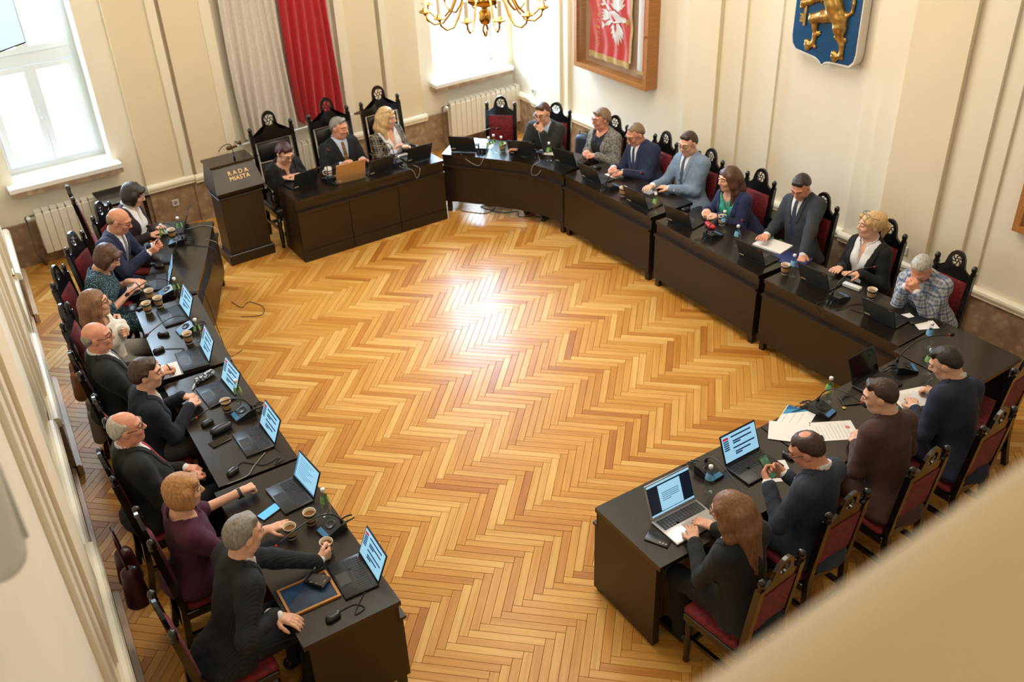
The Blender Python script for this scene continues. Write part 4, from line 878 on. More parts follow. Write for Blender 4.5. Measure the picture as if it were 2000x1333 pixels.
for lb, x, y, h in (
    ('standing empty before the right window radiator', 6.37, 9.60, -132), ('behind the man in the dark green jacket', 6.74, 8.98, -145), ('behind the woman in grey tweed', 6.98, 8.19, -165),
    ('behind the navy suited man wearing a watch', 7.08, 7.45, 180), ('behind the man in the light blue suit', 7.10, 6.78, 180), ('behind the woman in the blue jacket with green top', 7.10, 6.08, 182),
    ('behind the dark suited man with the blue folder', 7.12, 5.32, 178), ('behind the blonde woman in black', 7.12, 4.58, 178), ('behind the man in grey plaid', 7.05, 3.86, 180),
    ('standing empty at the right corner of the near row', 6.15, 2.69, 93), ('behind the navy suited man writing in the near row', 5.40, 2.43, 90), ('behind the man in the brown suit', 4.70, 2.45, 90),
    ('behind the man holding a phone in the near row', 3.98, 2.49, 90), ('behind the long-haired woman at the silver laptop', 3.28, 2.37, 94),
    ('behind the grey-haired man at the near left table end', .42, 4.10, 0), ('carrying a burgundy bag behind the woman in burgundy', .55, 4.84, -3), ('behind the white-haired man with red tie', .53, 5.56, -2),
    ('behind the short-haired woman in the navy jacket', .67, 6.22, -3), ('behind the bald man in the black suit', .68, 6.92, -3), ('behind the long-haired woman in the white sweater', .80, 7.72, -20),
    ('behind the woman in the dotted teal dress', .92, 8.46, -28), ('behind the bald man in the navy suit', 1.21, 9.07, -38), ('behind the dark-bobbed woman at the far left', 1.60, 9.60, -42),
    ('turned sideways beside the left radiator', 1.47, 10.26, -6)):
    put_chair(W_ + lb, x, y, h)
# side table by the radiator, low cabinet behind the right row
t = empty('side_table', (2.0, 10.66, 0)); tag(t, 'small glossy dark side table standing before the left radiator', 'table')
MB().bbox(-.24, .26, -.22, .24, .70, .735, .004).build('table_top', pm('lacquered_top', (20, 18, 18), .12, coat=.8), t)
for x in (-.2, .2): 
    for y in (-.18, .2): MB().box(x - .02, x + .02, y - .02, y + .02, 0, .6995).build('leg', M_CW, t)
t = empty('low_cabinet', (7.36, 5.82, 0)); tag(t, 'low dark brown cabinet against the wall behind the right row', 'cabinet')
MB().box(-.1, .14, -.24, .24, .0, .56).build('cabinet_body', M_DARK, t); MB().bbox(-.12, .145, -.26, .26, .5605, .59, .004).build('cabinet_top', M_DARK, t)
# ================================================================= THINGS ON THE TABLES
M_BLK = pm('laptop_black', (30, 31, 33), .42); M_KEY = pm('key_black', (22, 23, 25), .5); M_SIL = pm('laptop_silver', (186, 186, 190), .35, metal=.6); M_GOLD = pm('laptop_gold', (188, 150, 102), .38, metal=.5)
M_BP = pm('black_plastic', (20, 20, 22), .4)
E_BG = pm('screen_blue_white', (150, 204, 236), .3, emit=.62); E_DK = pm('screen_navy', (28, 66, 104), .3, emit=.35); E_RED = pm('screen_red', (190, 40, 60), .3, emit=.5); E_MID = pm('screen_mid_blue', (92, 150, 196), .3, emit=.5); E_OFF = pm('screen_off', (8, 9, 11), .12); E_NIGHT = pm('screen_night', (16, 28, 46), .3, emit=.4)
KEYS = {}
def laptop(label, x, y, rz, kind='ui', w=.305, d=.21, body=None, open_=112, keyt=None):
    body = body or M_BLK; t = empty('laptop', (x, y, TZ + .001), math.radians(rz)); tag(t, label, 'laptop', 'open laptops on the tables')
    MB().bbox(-w / 2, w / 2, .0, d, 0, .016, .003).build('base', body, t, auto=40)
    key = (round(w, 3), round(d, 3), body.name)
    if key not in KEYS:
        mb = MB(); nx, ny = 14, 5; kw = (w - .03) / nx; kd = .092 / ny
        for i in range(nx):
            for j in range(ny):
                if j == ny - 1 and 3 < i < 9 and i != 4: continue
                x0 = -w / 2 + .015 + i * kw; x1 = x0 + kw * (.86 if not (j == ny - 1 and i == 4) else 5.8); y0 = .022 + j * kd; mb.add([(x0, y0, .0165), (x1, y0, .0165), (x1, y0 + kd * .84, .0165), (x0, y0 + kd * .84, .0165), (x0, y0, .0178), (x1, y0, .0178), (x1, y0 + kd * .84, .0178), (x0, y0 + kd * .84, .0178)], [(4, 5, 6, 7), (0, 1, 5, 4), (1, 2, 6, 5), (2, 3, 7, 6), (3, 0, 4, 7)])
        tp = MB(); tp.box(-.05, .05, .128, d - .012, .0162, .0168)
        KEYS[key] = (mkmesh('keyboard', mb.v, mb.f, M_KEY), mkmesh('touchpad', tp.v, tp.f, pm('touchpad_dark', (44, 45, 48), .35) if body is not M_SIL else pm('touchpad_silver', (170, 170, 174), .35)))
    ko = bpy.data.objects.new('keyboard', KEYS[key][0]); link(ko, t); ko['kind'] = 'stuff'; link(bpy.data.objects.new('touchpad', KEYS[key][1]), t)
    if body is M_BLK: mb = MB(); mb.lathe([(.0035, .0178), (.003, .0195)], 8, (0, .075, 0)); mb.build('pointing_stick', pm('red_plastic', (190, 30, 30), .5), t)
    a = math.radians(open_ - 90); M = Matrix.Translation((0, .004, .017)) @ Matrix.Rotation(a, 4, 'X'); h = d * .97
    mb = MB(); mb.bbox(-w / 2, w / 2, -.008, 0, 0, h, .003); mb.rot(M); lid = mb.build('lid', body, t, auto=40)
    scr = {'ui': E_BG, 'doc': E_BG, 'off': E_OFF, 'night': E_NIGHT}[kind]
    mb = MB(); b = .011; mb.box(-w / 2 + b, w / 2 - b, 0, .0015, b + .006, h - b); mb.rot(M); so = mb.build('screen', scr, lid)
    W_2 = w / 2 - b; H0, H1 = b + .006, h - b; HH = H1 - H0
    def R(mb, u0, u1, v0, v1): mb.box(W_2 - u1 * 2 * W_2, W_2 - u0 * 2 * W_2, .0015, .0022, H1 - v1 * HH, H1 - v0 * HH)
    # the user looks along -y, so the left of the picture is +x
    if kind == 'ui':
        mb = MB(); R(mb, .03, .18, .08, .17); mb.rot(M); mb.build('menu_bar', E_RED, so)
        mb = MB()
        for v in (.20, .28, .36, .44, .52): R(mb, .03, .18, v, v + .05)
        for u, v, l in ((.26, .10, .60), (.30, .28, .56), (.30, .36, .22), (.28, .54, .64), (.32, .70, .46), (.32, .78, .20)): R(mb, u, u + l, v, v + .055)
        mb.rot(M); mb.build('text_blocks', E_DK, so)['kind'] = 'stuff'
    elif kind == 'doc':
        mb = MB(); R(mb, 0, 1, .94, 1.0); R(mb, .0, .06, .03, .94)
        for k in range(9): R(mb, .14, .14 + .66 - (k % 3) * .12, .10 + k * .085, .10 + k * .085 + .022)
        mb.rot(M); mb.build('text_blocks', E_MID, so)['kind'] = 'stuff'
    elif kind == 'night':
        mb = MB(); R(mb, .24, .76, .12, .92); R(mb, .0, 1, .0, .07); R(mb, 0, 1, .94, 1); mb.rot(M); mb.build('document_page', E_BG, so)
        mb = MB()
        for k in range(5): R(mb, .30, .30 + .40 - (k == 4) * .2, .38 + k * .06, .38 + k * .06 + .016)
        s0 = len(mb.v); mb.v = [(a_, b_ + .0006, c_) for a_, b_, c_ in mb.v]; mb.rot(M); mb.build('text_blocks', E_DK, so)['kind'] = 'stuff'
    if kind == 'off' or rz < 45:
        mb = MB(); mb.box(w / 2 - .052, w / 2 - .018, -.0088, -.008, h - .024, h - .016); mb.rot(M @ Matrix.Identity(4)); mb.build('badge', pm('badge_grey', (150, 100, 96), .4), lid)
        mb = MB(); mb.box(-w / 2 + .012, -w / 2 + .062, -.0088, -.008, .012, .026); mb.rot(M); mb.build('sticker', pm('sticker_paper', (214, 190, 160), .6), lid)
    return t
for a in (('dark laptop in front of the grey-haired man at the near left end', 1.56, 3.99, 85, 'ui'), ('dark laptop beside the glowing phone before the woman in burgundy', 1.555, 4.90, 92, 'doc'), ('dark laptop behind the handset before the white-haired man', 1.59, 5.59, 88, 'ui'), ('dark laptop next to the patterned pencil case', 1.58, 6.32, 90, 'ui'),
          ('dark laptop beside the open notebook of the bald black-suited man', 1.60, 6.89, 84, 'ui'), ('dark laptop before the woman in the white sweater', 1.70, 7.67, 87, 'ui'), ('dark laptop seen edge-on before the teal dress woman', 1.78, 8.33, 71, 'ui'), ('dark laptop before the navy-suited bald man at the far left', 1.99, 8.80, 66, 'off'), ('black laptop at the far end of the left curved table', 2.29, 9.36, 66, 'off'),
          ('dark laptop before the black-jacketed woman on the presidium', 3.70, 9.52, 8, 'off'), ('black laptop between the golden laptop and the microphone', 4.53, 9.31, 2, 'off'), ('black laptop at the right end of the presidium table', 5.05, 9.36, -4, 'off'),
          ('black laptop at the left end of the far curved table', 5.60, 9.27, -45, 'off'), ('black laptop before the man in the dark green jacket', 6.05, 8.72, -48, 'off'), ('black laptop before the woman in grey tweed', 6.27, 8.17, -74, 'off'), ('black laptop before the man wearing a watch', 6.20, 7.63, -86, 'off'), ('black laptop before the man in the light blue suit', 6.17, 6.84, -86, 'off'), ('black laptop before the woman with the red wallet', 6.19, 6.24, -82, 'off'), ('black laptop beside the stack of white papers', 6.19, 5.29, -87, 'off'), ('black laptop before the blonde woman in black', 6.28, 4.64, -86, 'off'), ('black laptop before the man in grey plaid', 6.22, 3.92, -88, 'off')): laptop(*a)
laptop('golden laptop with its lid towards the room on the presidium', 4.16, 9.32, -5, 'off', .345, .24, M_GOLD, 104)
laptop('black laptop with a dark screen before the writing man', 5.47, 3.47, 181, 'off', .31, .215)
laptop('slim black laptop with a lit schedule before the man with the phone', 4.07, 3.37, 179, 'ui', .325, .22)
laptop('silver laptop with a lit document before the long-haired woman', 3.35, 3.27, 178, 'night', .365, .245, M_SIL)
# conference microphones
def mic(label, x, y, user, tip, lbl=True):
    a = math.radians(user - 90); t = empty('conference_microphone', (x, y, TZ + .001), a); tag(t, label, 'microphone', 'gooseneck delegate microphones')
    Ri = Matrix.Rotation(-a, 4, 'Z'); tp = Ri @ (Vector(tip) - Vector((x, y, TZ + .001)))
    w = .058; mb = MB(); mb.rings([[(-w, -.075, 0), (w, -.075, 0), (w, -.075, .058), (-w, -.075, .058)], [(-w, -.03, 0), (w, -.03, 0), (w, -.03, .058), (-w, -.03, .058)], [(-w, .085, 0), (w, .085, 0), (w, .085, .018), (-w, .085, .018)]]); bo = mb.build('base', pm('mic_black', (26, 27, 30), .35), t, auto=30)
    mb = MB(); mb.lathe([(.034, 0), (.034, .003), (.028, .004), (.024, .001)], 16); mb.rot(Matrix.Translation((.01, .005, .0465)) @ Matrix.Rotation(-.335, 4, 'X')); mb.build('speaker_grille', M_BP, bo, smooth=True)
    if lbl: mb = MB(); mb.hexa([(-.05, .052, .0295), (.05, .052, .0295), (.05, .082, .0192), (-.05, .082, .0192)], [(-.05, .052, .0305), (.05, .052, .0305), (.05, .082, .0202), (-.05, .082, .0202)]); mb.build('blue_label', pm('mic_blue_label', (60, 128, 184), .35), bo)
    s0 = Vector((-.03, -.055, .058)); pk = Vector((s0.x * .7 + tp.x * .1, s0.y * .8 + tp.y * .12, max(tp.z, .12) * 1.25 + .05))
    pts = arc3(s0, pk, tuple(tp), 14); mb = MB(); mb.tube(pts, .0045, 6); mb.lathe([(.011, .058), (.010, .075), (.006, .09)], 8, (s0.x, s0.y, 0)); mb.build('gooseneck', pm('mic_black', (0, 0, 0)), t, smooth=True)
    d = (Vector(pts[-1]) - Vector(pts[-2])).normalized(); M = Matrix.Translation(tp) @ d.to_track_quat('Z', 'Y').to_matrix().to_4x4()
    mb = MB(); mb.lathe([(.0075, -.012), (.0085, -.010), (.0085, -.004), (.0075, -.002)], 10); mb.rot(M); mb.build('red_ring', pm('red_plastic', (190, 30, 30), .5), t, smooth=True)
    mb = MB(); mb.lathe([(.008, -.001), (.0135, .008), (.0145, .022), (.012, .036), (.004, .043)], 12); mb.rot(M); mb.build('windscreen', pm('foam_black', (18, 18, 19), .9), t, smooth=True)
    mb = MB(); mb.tube([(.02, -.075, .03), (.02, -.12, .035), (.03, -.16, .012)], .006, 6); mb.tube([(-.02, -.075, .03), (-.02, -.12, .03), (.0, -.16, .01)], .006, 6); mb.build('connector_leads', M_BP, t, smooth=True)
for a in (('gooseneck microphone with blue label next to the held paper cup', 1.535, 4.43, 185, (1.13, 4.31, .93)), ('gooseneck microphone between the handset and the clasped hands', 1.55, 5.93, 182, (1.19, 5.84, .93)), ('gooseneck microphone beside the mouse of the white sweater woman', 1.62, 7.36, 182, (1.27, 7.18, .93)), ('gooseneck microphone behind the three paper cups', 1.70, 8.10, 172, (1.35, 7.96, .93)), ('gooseneck microphone on the left curved table near the coffee cup', 2.11, 9.05, 156, (1.92, 9.20, .93)),
          ('microphone with an upright gooseneck beside the white mug', 3.97, 9.48, 90, (4.02, 9.50, 1.08)), ('gooseneck microphone before the blonde presidium woman', 4.77, 9.40, 92, (4.75, 9.57, .95)), ('gooseneck microphone beside the bottles on the far curved table', 5.78, 9.14, 45, (6.0, 9.14, .95)), ('microphone with upright gooseneck before the dark green jacket man', 6.21, 8.61, 42, (6.27, 8.70, 1.08)),
          ('gooseneck microphone between the watch man and the light blue suit', 6.24, 7.34, 0, (6.45, 7.12, .93)), ('gooseneck microphone beside the red wallet', 6.26, 5.86, 0, (6.45, 5.68, .92)), ('gooseneck microphone between the blonde woman and the plaid man', 6.25, 4.36, 2, (6.64, 4.33, .93)),
          ('gooseneck microphone with blue label at the corner table', 5.80, 3.37, -35, (6.20, 3.30, .93)), ('gooseneck microphone with blue label behind the printed papers', 4.90, 3.40, -80, (4.97, 3.14, .93)), ('gooseneck microphone behind the bottle and the silver laptop', 3.78, 3.40, -88, (3.65, 2.96, .90))): mic(*a)
# bottles
M_BG = glassy('bottle_glass', (.93, .98, .96), .2); M_WAT = glassy('bottle_water', (.88, .95, .96), .1)
BT = {}
def bottle(label, x, y, col):
    if col not in BT:
        t = empty('water_bottle'); tag(t, '', 'bottle', 'small glass water bottles')
        mb = MB(); mb.lathe([(.028, 0), (.031, .004), (.031, .105), (.029, .13), (.017, .175), (.0125, .20), (.013, .212)], 18); mb.build('glass', M_BG, t, smooth=True)
        mb = MB(); mb.lathe([(.014, .204), (.0150, .206), (.0150, .222), (.012, .225)], 14); mb.build('cap', M_WHITE, t, smooth=True)
        m_ = pm('label_' + col, {'green': (120, 172, 96), 'blue': (110, 168, 208)}[col], .5, var=.25, vscale=60)
        mb = MB(); mb.rings([[(r * math.cos(a), r * math.sin(a), z) for a in [-1.1 + 2.2 * i / 8 + k_ for i in range(9)]] for r, z in ((.0312, .118), (.0262, .146), (.0205, .166))for k_ in (0,)], cap=False, close=False); mb.build('label', m_, t, smooth=True)
        mb = MB(); mb.rings([[(r * math.cos(a), r * math.sin(a), z) for a in [2.04 + 2.2 * i / 8 for i in range(9)]] for r, z in ((.0312, .118), (.0262, .146), (.0205, .166))], cap=False, close=False); mb.build('label', m_, t, smooth=True)
        BT[col] = t; o = t; o.location = (x, y, TZ + .001)
    else: o = clone(BT[col], (x, y, TZ + .001))
    o['label'] = label
for a in (('green-labelled bottle behind the cups at the near left table', 1.57, 4.58, 'green'), ('green-labelled bottle beside the cup near the clasped hands', 1.58, 6.08, 'green'), ('green-labelled bottle next to the cup behind the microphone', 1.645, 7.13, 'green'), ('green-labelled bottle standing by the group of three cups', 1.74, 7.93, 'green'), ('green-labelled bottle left of the cup on the left curved table', 2.0, 9.10, 'green'), ('green-labelled bottle right of the cup on the left curved table', 2.185, 9.15, 'green'),
          ('leftmost green-labelled bottle of three on the far curved table', 5.76, 8.96, 'green'), ('middle green-labelled bottle of three on the far curved table', 5.845, 8.985, 'green'), ('right green-labelled bottle of three on the far curved table', 5.88, 8.88, 'green'), ('green-labelled bottle between the tweed woman and green jacket man', 6.19, 8.38, 'green'), ('green-labelled bottle before the woman in the blue jacket', 6.19, 6.60, 'green'),
          ('blue-labelled bottle beside the red wallet', 6.42, 5.88, 'blue'), ('blue-labelled bottle left of the paper stack laptop', 6.29, 5.58, 'blue'), ('blue-labelled bottle beside a paper cup near the blonde woman', 6.25, 4.87, 'blue'), ('blue-labelled bottle on the corner table', 6.20, 3.46, 'blue'), ('green-labelled bottle on the corner table beside the microphone', 5.88, 3.24, 'green'), ('green-labelled bottle behind the printed papers in the near row', 5.02, 3.45, 'green'), ('blue-labelled bottle beside the silver laptop', 3.655, 3.27, 'blue')): bottle(*a)
# paper cups
CU = []
def cup(label, x, y, z=TZ + .001):
    if not CU:
        t = empty('paper_cup'); tag(t, '', 'cup', 'paper coffee cups')
        mb = MB(); mb.lathe([(.027, 0), (.028, .002), (.040, .092), (.042, .094), (.042, .097), (.0395, .097), (.0375, .085), (.036, .072), (.002, .072)], 20); mb.build('paper_wall', pm('cup_paper', (226, 212, 188), .7), t, smooth=True)
        mb = MB(); mb.lathe([(.0330, .032), (.0382, .070)], 20, cap=False); mb.v = [(a * 1.03, b * 1.03, c) for a, b, c in mb.v]; mb.build('sleeve', pm('cup_sleeve', (178, 140, 90), .7), t, smooth=True)
        for z0, r0, z1, r1 in ((.012, .0298, .031, .0325), (.0712, .0385, .084, .0402)): mb = MB(); mb.lathe([(r0 * 1.02, z0), (r1 * 1.02, z1)], 20, cap=False); mb.build('band', pm('cup_band', (52, 38, 30), .6), t, smooth=True)
        mb = MB(); mb.lathe([(.036, .0724), (.0365, .0735)], 18); mb.build('coffee', pm('coffee', (120, 84, 50), .2), t); CU.append(t); o = t; o.location = (x, y, z)
    else: o = clone(CU[0], (x, y, z))
    o['label'] = label; return o
for a in (('paper coffee cup touched by the woman in burgundy', 1.30, 4.53), ('paper coffee cup between the bottle and the microphone near end', 1.455, 4.575), ('paper coffee cup held by the grey-haired man', 1.425, 4.27), ('paper coffee cup in front of the clasped-hands woman', 1.47, 6.06), ('front paper cup of the group of three', 1.45, 7.89), ('middle paper cup of the group of three', 1.56, 7.92), ('rear paper cup of the group of three', 1.54, 8.10), ('paper coffee cup beside the bottle on the left row', 1.565, 7.17), ('paper coffee cup between two bottles on the left curved table', 2.11, 9.20), ('paper cup beside the laptop of the light blue suit man', 6.22, 7.13), ('paper cup behind the three bottles on the far curved table', 5.955, 8.97), ('paper cup beside the blue-jacketed woman', 6.52, 6.00), ('paper cup beside a blue-labelled bottle at the table gap', 6.24, 4.945), ('paper cup between the blonde woman and the plaid man', 6.47, 4.20)): cup(*a)
# mugs
def mug(label, x, y, col):
    t = empty('mug', (x, y, TZ + .001)); tag(t, label, 'mug'); mb = MB(); mb.lathe([(.034, 0), (.038, .004), (.041, .09), (.039, .092), (.037, .088), (.034, .02), (.002, .02)], 18); mb.build('mug_body', pm('mug_' + label[:5], col, .3), t, smooth=True)
    mb = MB(); mb.tube([(-.038, 0, .075), (-.062, 0, .07), (-.066, 0, .045), (-.058, 0, .025), (-.037, 0, .02)], .006, 7); mb.build('handle', pm('mug_' + label[:5], col), t, smooth=True)
    for z, c in ((.03, (160, 40, 40)), (.055, (40, 60, 90))): mb = MB(); mb.lathe([(.0395, z), (.0402, z + .012)], 18, cap=False); mb.v = [(a * 1.025, b * 1.025, q_) for a, b, q_ in mb.v if True]; mb.build('printed_band', pm('mug_band_%d' % c[0], c, .4), t, smooth=True)
mug('white mug with printed bands beside the golden laptop', 4.04, 9.635, (226, 222, 214)); mug('blue mug before the blonde presidium woman', 4.86, 9.60, (200, 204, 214))
# computer mice
def mouse(label, x, y, rz):
    t = empty('computer_mouse', (x, y, TZ + .001), math.radians(rz)); tag(t, label, 'mouse', 'black computer mice')
    s = SDF().rc((0, -.022, .012), (0, .024, .010), .028, .025, .02)
    def c(P, D): q = P[..., 2]; return np.maximum(np.maximum(D, -q), q - .034)
    npmesh('shell', [s.mesh(.006, cut=c)], pm('mouse_black', (24, 24, 26), .3), t, V3(0, 0, 0)); mb = MB(); mb.lathe([(.006, -.003), (.007, 0), (.006, .003)], 10); mb.rot(Matrix.Translation((0, .026, .031)) @ Matrix.Rotation(PI / 2, 4, 'Y')); mb.build('wheel', pm('grey_rubber', (70, 70, 72), .7), t)
for a in (('black mouse at the near left table corner', 1.22, 3.78, 100), ('black mouse before the white-haired man', 1.235, 5.35, 110), ('black mouse beside the handset', 1.29, 5.99, 100), ('black mouse near the open notebook', 1.32, 7.20, 100), ('black mouse under the gooseneck of the white sweater woman', 1.43, 7.42, 60), ('black mouse beside the teal dress woman', 1.46, 8.26, 90), ('black mouse before the navy-suited bald man', 1.80, 8.66, 60), ('black mouse before the woman in grey tweed', 6.47, 7.86, -90), ('black mouse before the woman in the blue jacket', 6.47, 6.45, -90), ('black mouse behind the phone-holding man', 4.33, 3.20, 180)): mouse(*a)
# phones, case, papers
def slab(name, label, cat, x, y, rz, w, d, h, mat, z=TZ + .001, group=None, top=None, tz=None):
    t = empty(name, (x, y, z), math.radians(rz)); tag(t, label, cat, group); MB().bbox(-w / 2, w / 2, -d / 2, d / 2, 0, h, min(.003, h * .3)).build('body' if not top else 'case', mat, t, auto=40)
    if top: MB().box(-w / 2 + .004, w / 2 - .004, -d / 2 + .005, d / 2 - .005, h, h + .0006).build('screen', top, t)
    return t
slab('phone', 'black phone lying beside the handset case', 'phone', 1.29, 5.74, 8, .145, .072, .009, M_BP, top=E_OFF)
t = empty('glasses_case', (1.345, 5.85, TZ + .004), math.radians(10)); tag(t, 'rounded black glasses case beside the phone on the left row', 'glasses case'); npmesh('shell', [SDF().rc((-.055, 0, .022), (.055, 0, .022), .024, .024, .01).el((0, 0, .022), (.08, .034, .022)).mesh(.006)], pm('case_black', (30, 32, 36), .35), t, V3(0, 0, 0))
slab('phone', 'phone with a glowing blue screen beside the dark laptop', 'phone', 1.28, 4.83, 18, .155, .075, .008, M_BP, top=pm('phone_screen_blue', (86, 166, 226), .3, emit=.6))
slab('phone', 'black phone with three camera rings beside the silver laptop', 'phone', 3.10, 3.14, 115, .155, .075, .009, M_BP)
t = bpy.data.objects['phone.002'] if 'phone.002' in bpy.data.objects else None
for i in range(3): mb = MB(); mb.lathe([(.007, .009), (.0072, .0112), (.0045, .0113), (.004, .0105)], 10, (-.06 + i * .019, .02, 0)); mb.build('camera_ring', pm('chrome', (170, 170, 174), .2, metal=1), t)
slab('phone', 'small black phone on the table before the white sweater woman', 'phone', 1.36, 8.05, 70, .13, .065, .009, M_BP)
M_PAP = pm('paper_white', (232, 230, 228), .8, var=.02, vscale=10)
def sheet(label, x, y, rz, w=.21, d=.297, h=.0012, lines=0, z=TZ + .001, name='paper_sheet', cat='paper'):
    t = empty(name, (x, y, z), math.radians(rz)); tag(t, label, cat); MB().box(-w / 2, w / 2, -d / 2, d / 2, 0, h).build('sheet', M_PAP, t)
    if lines:
        mb = MB(); random.seed(lines * 7)
        for k in range(lines): yy = d / 2 - .03 - k * (d - .06) / lines; mb.box(-w / 2 + .02, w / 2 - .02 - random.random() * .05, yy - .0022, yy, h, h + .0003)
        mb.build('print', pm('print_grey', (150, 150, 156), .8), t)['kind'] = 'stuff'
    return t
t = sheet('white document with a blue corner graphic under the microphone', 4.68, 3.45, 22, .297, .21, lines=3); mb = MB(); mb.prism([(.148, .10), (.02, .10), (.148, -.05)], .0013, .0018); mb.build('blue_graphic', pm('print_blue', (50, 140, 186), .6), t); mb = MB(); mb.prism([(.148, .10), (.09, .10), (.148, -.02)], .0019, .0023); mb.build('dark_graphic', pm('print_teal', (20, 92, 140), .6), t)
sheet('blank white document overlapping the blue graphic sheet', 4.54, 3.37, 40, .21, .297, .003, z=TZ + .0035)
t = sheet('white printed certificate before the man in brown', 4.80, 3.20, 58, .21, .297, lines=9); mb = MB(); mb.lathe([(.018, .0014), (.018, .0017)], 14, (.03, -.10, 0)); mb.build('red_stamp', pm('stamp_red', (214, 130, 120), .8), t); mb = MB(); mb.box(-.09, -.04, .10, .13, .0014, .0018); mb.build('emblem', pm('print_black', (24, 24, 26), .8), t)
sheet('closely printed page under the pen of the writing man', 5.55, 3.11, 70, .21, .297, .002, lines=22)
sheet('small white sheet under the phone held in the near row', 4.17, 3.14, 150, .15, .21, .002)
t = empty('open_notebook', (1.285, 6.86, TZ + .001), math.radians(-8)); tag(t, 'open lined notebook before the bald man in black', 'notebook')
for x in (-.045, .045): MB().bbox(x - .044, x + .044, -.105, .105, 0, .008, .002).build('page_block', M_PAP, t)
mb = MB()
for x in (-.045, .045):
    for k in range(11): mb.box(x - .036, x + .036, -.085 + k * .016, -.0838 + k * .016, .008, .0083)
mb.build('ruled_lines', pm('print_red', (206, 150, 150), .8), t)['kind'] = 'stuff'
sheet('white notepad under the writing hands of the teal dress woman', 1.49, 8.40, -15, .14, .20, .008, name='notepad', cat='notepad')
sheet('white paper stack beneath the hand of the dark suited man', 6.56, 5.38, 10, .215, .30, .016, name='paper_stack', cat='paper stack'); slab('folder', 'dark blue folder beside the white paper stack', 'folder', 6.50, 5.10, 12, .24, .31, .006, pm('folder_blue', (34, 42, 98), .5))
sheet('white notebook under the clasped hands of the watch man', 6.45, 7.60, 80, .15, .21, .006, name='notepad', cat='notepad'); sheet('small white notepad before the light blue suit man', 6.50, 7.02, 95, .09, .12, .008, name='notepad', cat='notepad'); sheet('white sheet before the man in the dark green jacket', 6.33, 8.60, 40, .15, .21); sheet('white paper behind the leftmost laptop on the far curved table', 5.86, 9.29, 45, .21, .297)
slab('spectacle_case', 'white spectacle case beside the blonde woman in black', 'case', 6.50, 4.42, 100, .16, .05, .03, M_WHITE); sheet('white sheet beside the black notebook of the plaid man', 6.47, 3.66, 60, .12, .17); sheet('white card under the black notebook of the plaid man', 6.46, 3.84, 70, .08, .12); slab('notebook', 'black notebook on white sheets before the plaid man', 'notebook', 6.47, 3.75, 72, .09, .15, .012, M_BP)
slab('sheet_white', 'white paper lying behind the golden laptop', 'paper', 4.30, 9.64, 3, .25, .13, .003, M_PAP); bpy.data.objects['sheet_white'].name = 'paper_sheet'; slab('paper_sheet', 'white paper beside the blue mug on the presidium', 'paper', 4.98, 9.60, 10, .15, .11, .002, M_PAP)
t = empty('wallet', (6.40, 6.02, TZ + .01), math.radians(70)); tag(t, 'crumpled red wallet beside the microphone on the right row', 'wallet'); npmesh('body', [SDF().rc((-.05, 0, .014), (.05, .01, .014), .022, .02, .01).rc((-.03, .03, .012), (.055, .03, .016), .018, .016, .015).mesh(.007)], pm('red_leather', (176, 26, 34), .45, bump=.4, bscale=60), t, V3(0, 0, 0))
t = empty('pencil_case', (1.48, 6.57, TZ + .001), math.radians(18)); tag(t, 'dark floral patterned pencil case with a white pull strap', 'pencil case'); npmesh('pouch', [SDF().rc((-.07, 0, .024), (.07, 0, .026), .024, .026, .01).rc((-.05, .025, .016), (.06, .025, .018), .018, .018, .02).mesh(.007)], speckle('floral_cloth', (38, 46, 64), (190, 196, 204), 55, .55), t, V3(0, 0, 0)); mb = MB(); mb.tube([(-.085, 0, .02), (-.12, -.02, .008), (-.15, -.045, .005)], .005, 6); mb.build('strap', M_WHITE, t, smooth=True)
# framed picture and silver box on the near left table
t = empty('framed_picture', (1.185, 4.03, TZ + .001), math.radians(-4)); tag(t, 'framed dark blue picture lying flat on the near left table', 'picture frame'); mb = MB(); w, d = .155, .12
mb.box(-w, w, -d, -d + .014, 0, .014); mb.box(-w, w, d - .014, d, 0, .014); mb.box(-w, -w + .014, -d + .014, d - .014, 0, .014); mb.box(w - .014, w, -d + .014, d - .014, 0, .014); mb.build('frame', pm('frame_gold', (176, 120, 60), .35, metal=.4), t); MB().box(-w + .014, w - .014, -d + .014, d - .014, 0, .008).build('picture', pm('picture_blue', (36, 58, 84), .15, var=.5, vscale=9), t)
t = empty('foil_box', (1.265, 4.08, TZ + .016), math.radians(-58)); tag(t, 'shiny wrapped dark box resting on the framed picture', 'box'); mb = MB(); mb.bbox(-.07, .07, -.045, .045, 0, .024, .006); mb.build('body', pm('foil', (90, 86, 80), .18, metal=.9, bump=.8, bscale=45), t); mb = MB(); mb.box(-.045, .045, -.026, .026, .024, .0246); mb.build('label', pm('foil_label', (34, 32, 32), .4), t)
slab('card_reader', 'small black recorder beside the three paper cups', 'recorder', 1.42, 7.99, 20, .09, .04, .016, M_BP)
mb = MB(); mb.lathe([(.014, 0), (.0145, .006), (.012, .008)], 14); o = mb.build('bottle_cap', pm('cap_gold', (196, 170, 90), .4, metal=.5), smooth=True); o.location = (5.06, 3.33, TZ + .001); tag(o, 'loose gold bottle cap beside the near row bottle', 'bottle cap')
t = slab('tablet', 'black tablet lying beside the near row microphone', 'tablet', 5.19, 3.35, 150, .19, .11, .008, M_BP, top=E_OFF)
# name tag on the table end
mb = MB(); mb.bbox(-.035, .035, -.004, 0, -.012, .012, .002); o = mb.build('inventory_tag', M_WHITE); o.location = (1.22, 3.688, .66); o.rotation_euler = (0, 0, math.radians(0)); tag(o, 'small white inventory tag on the near left table end', 'tag')
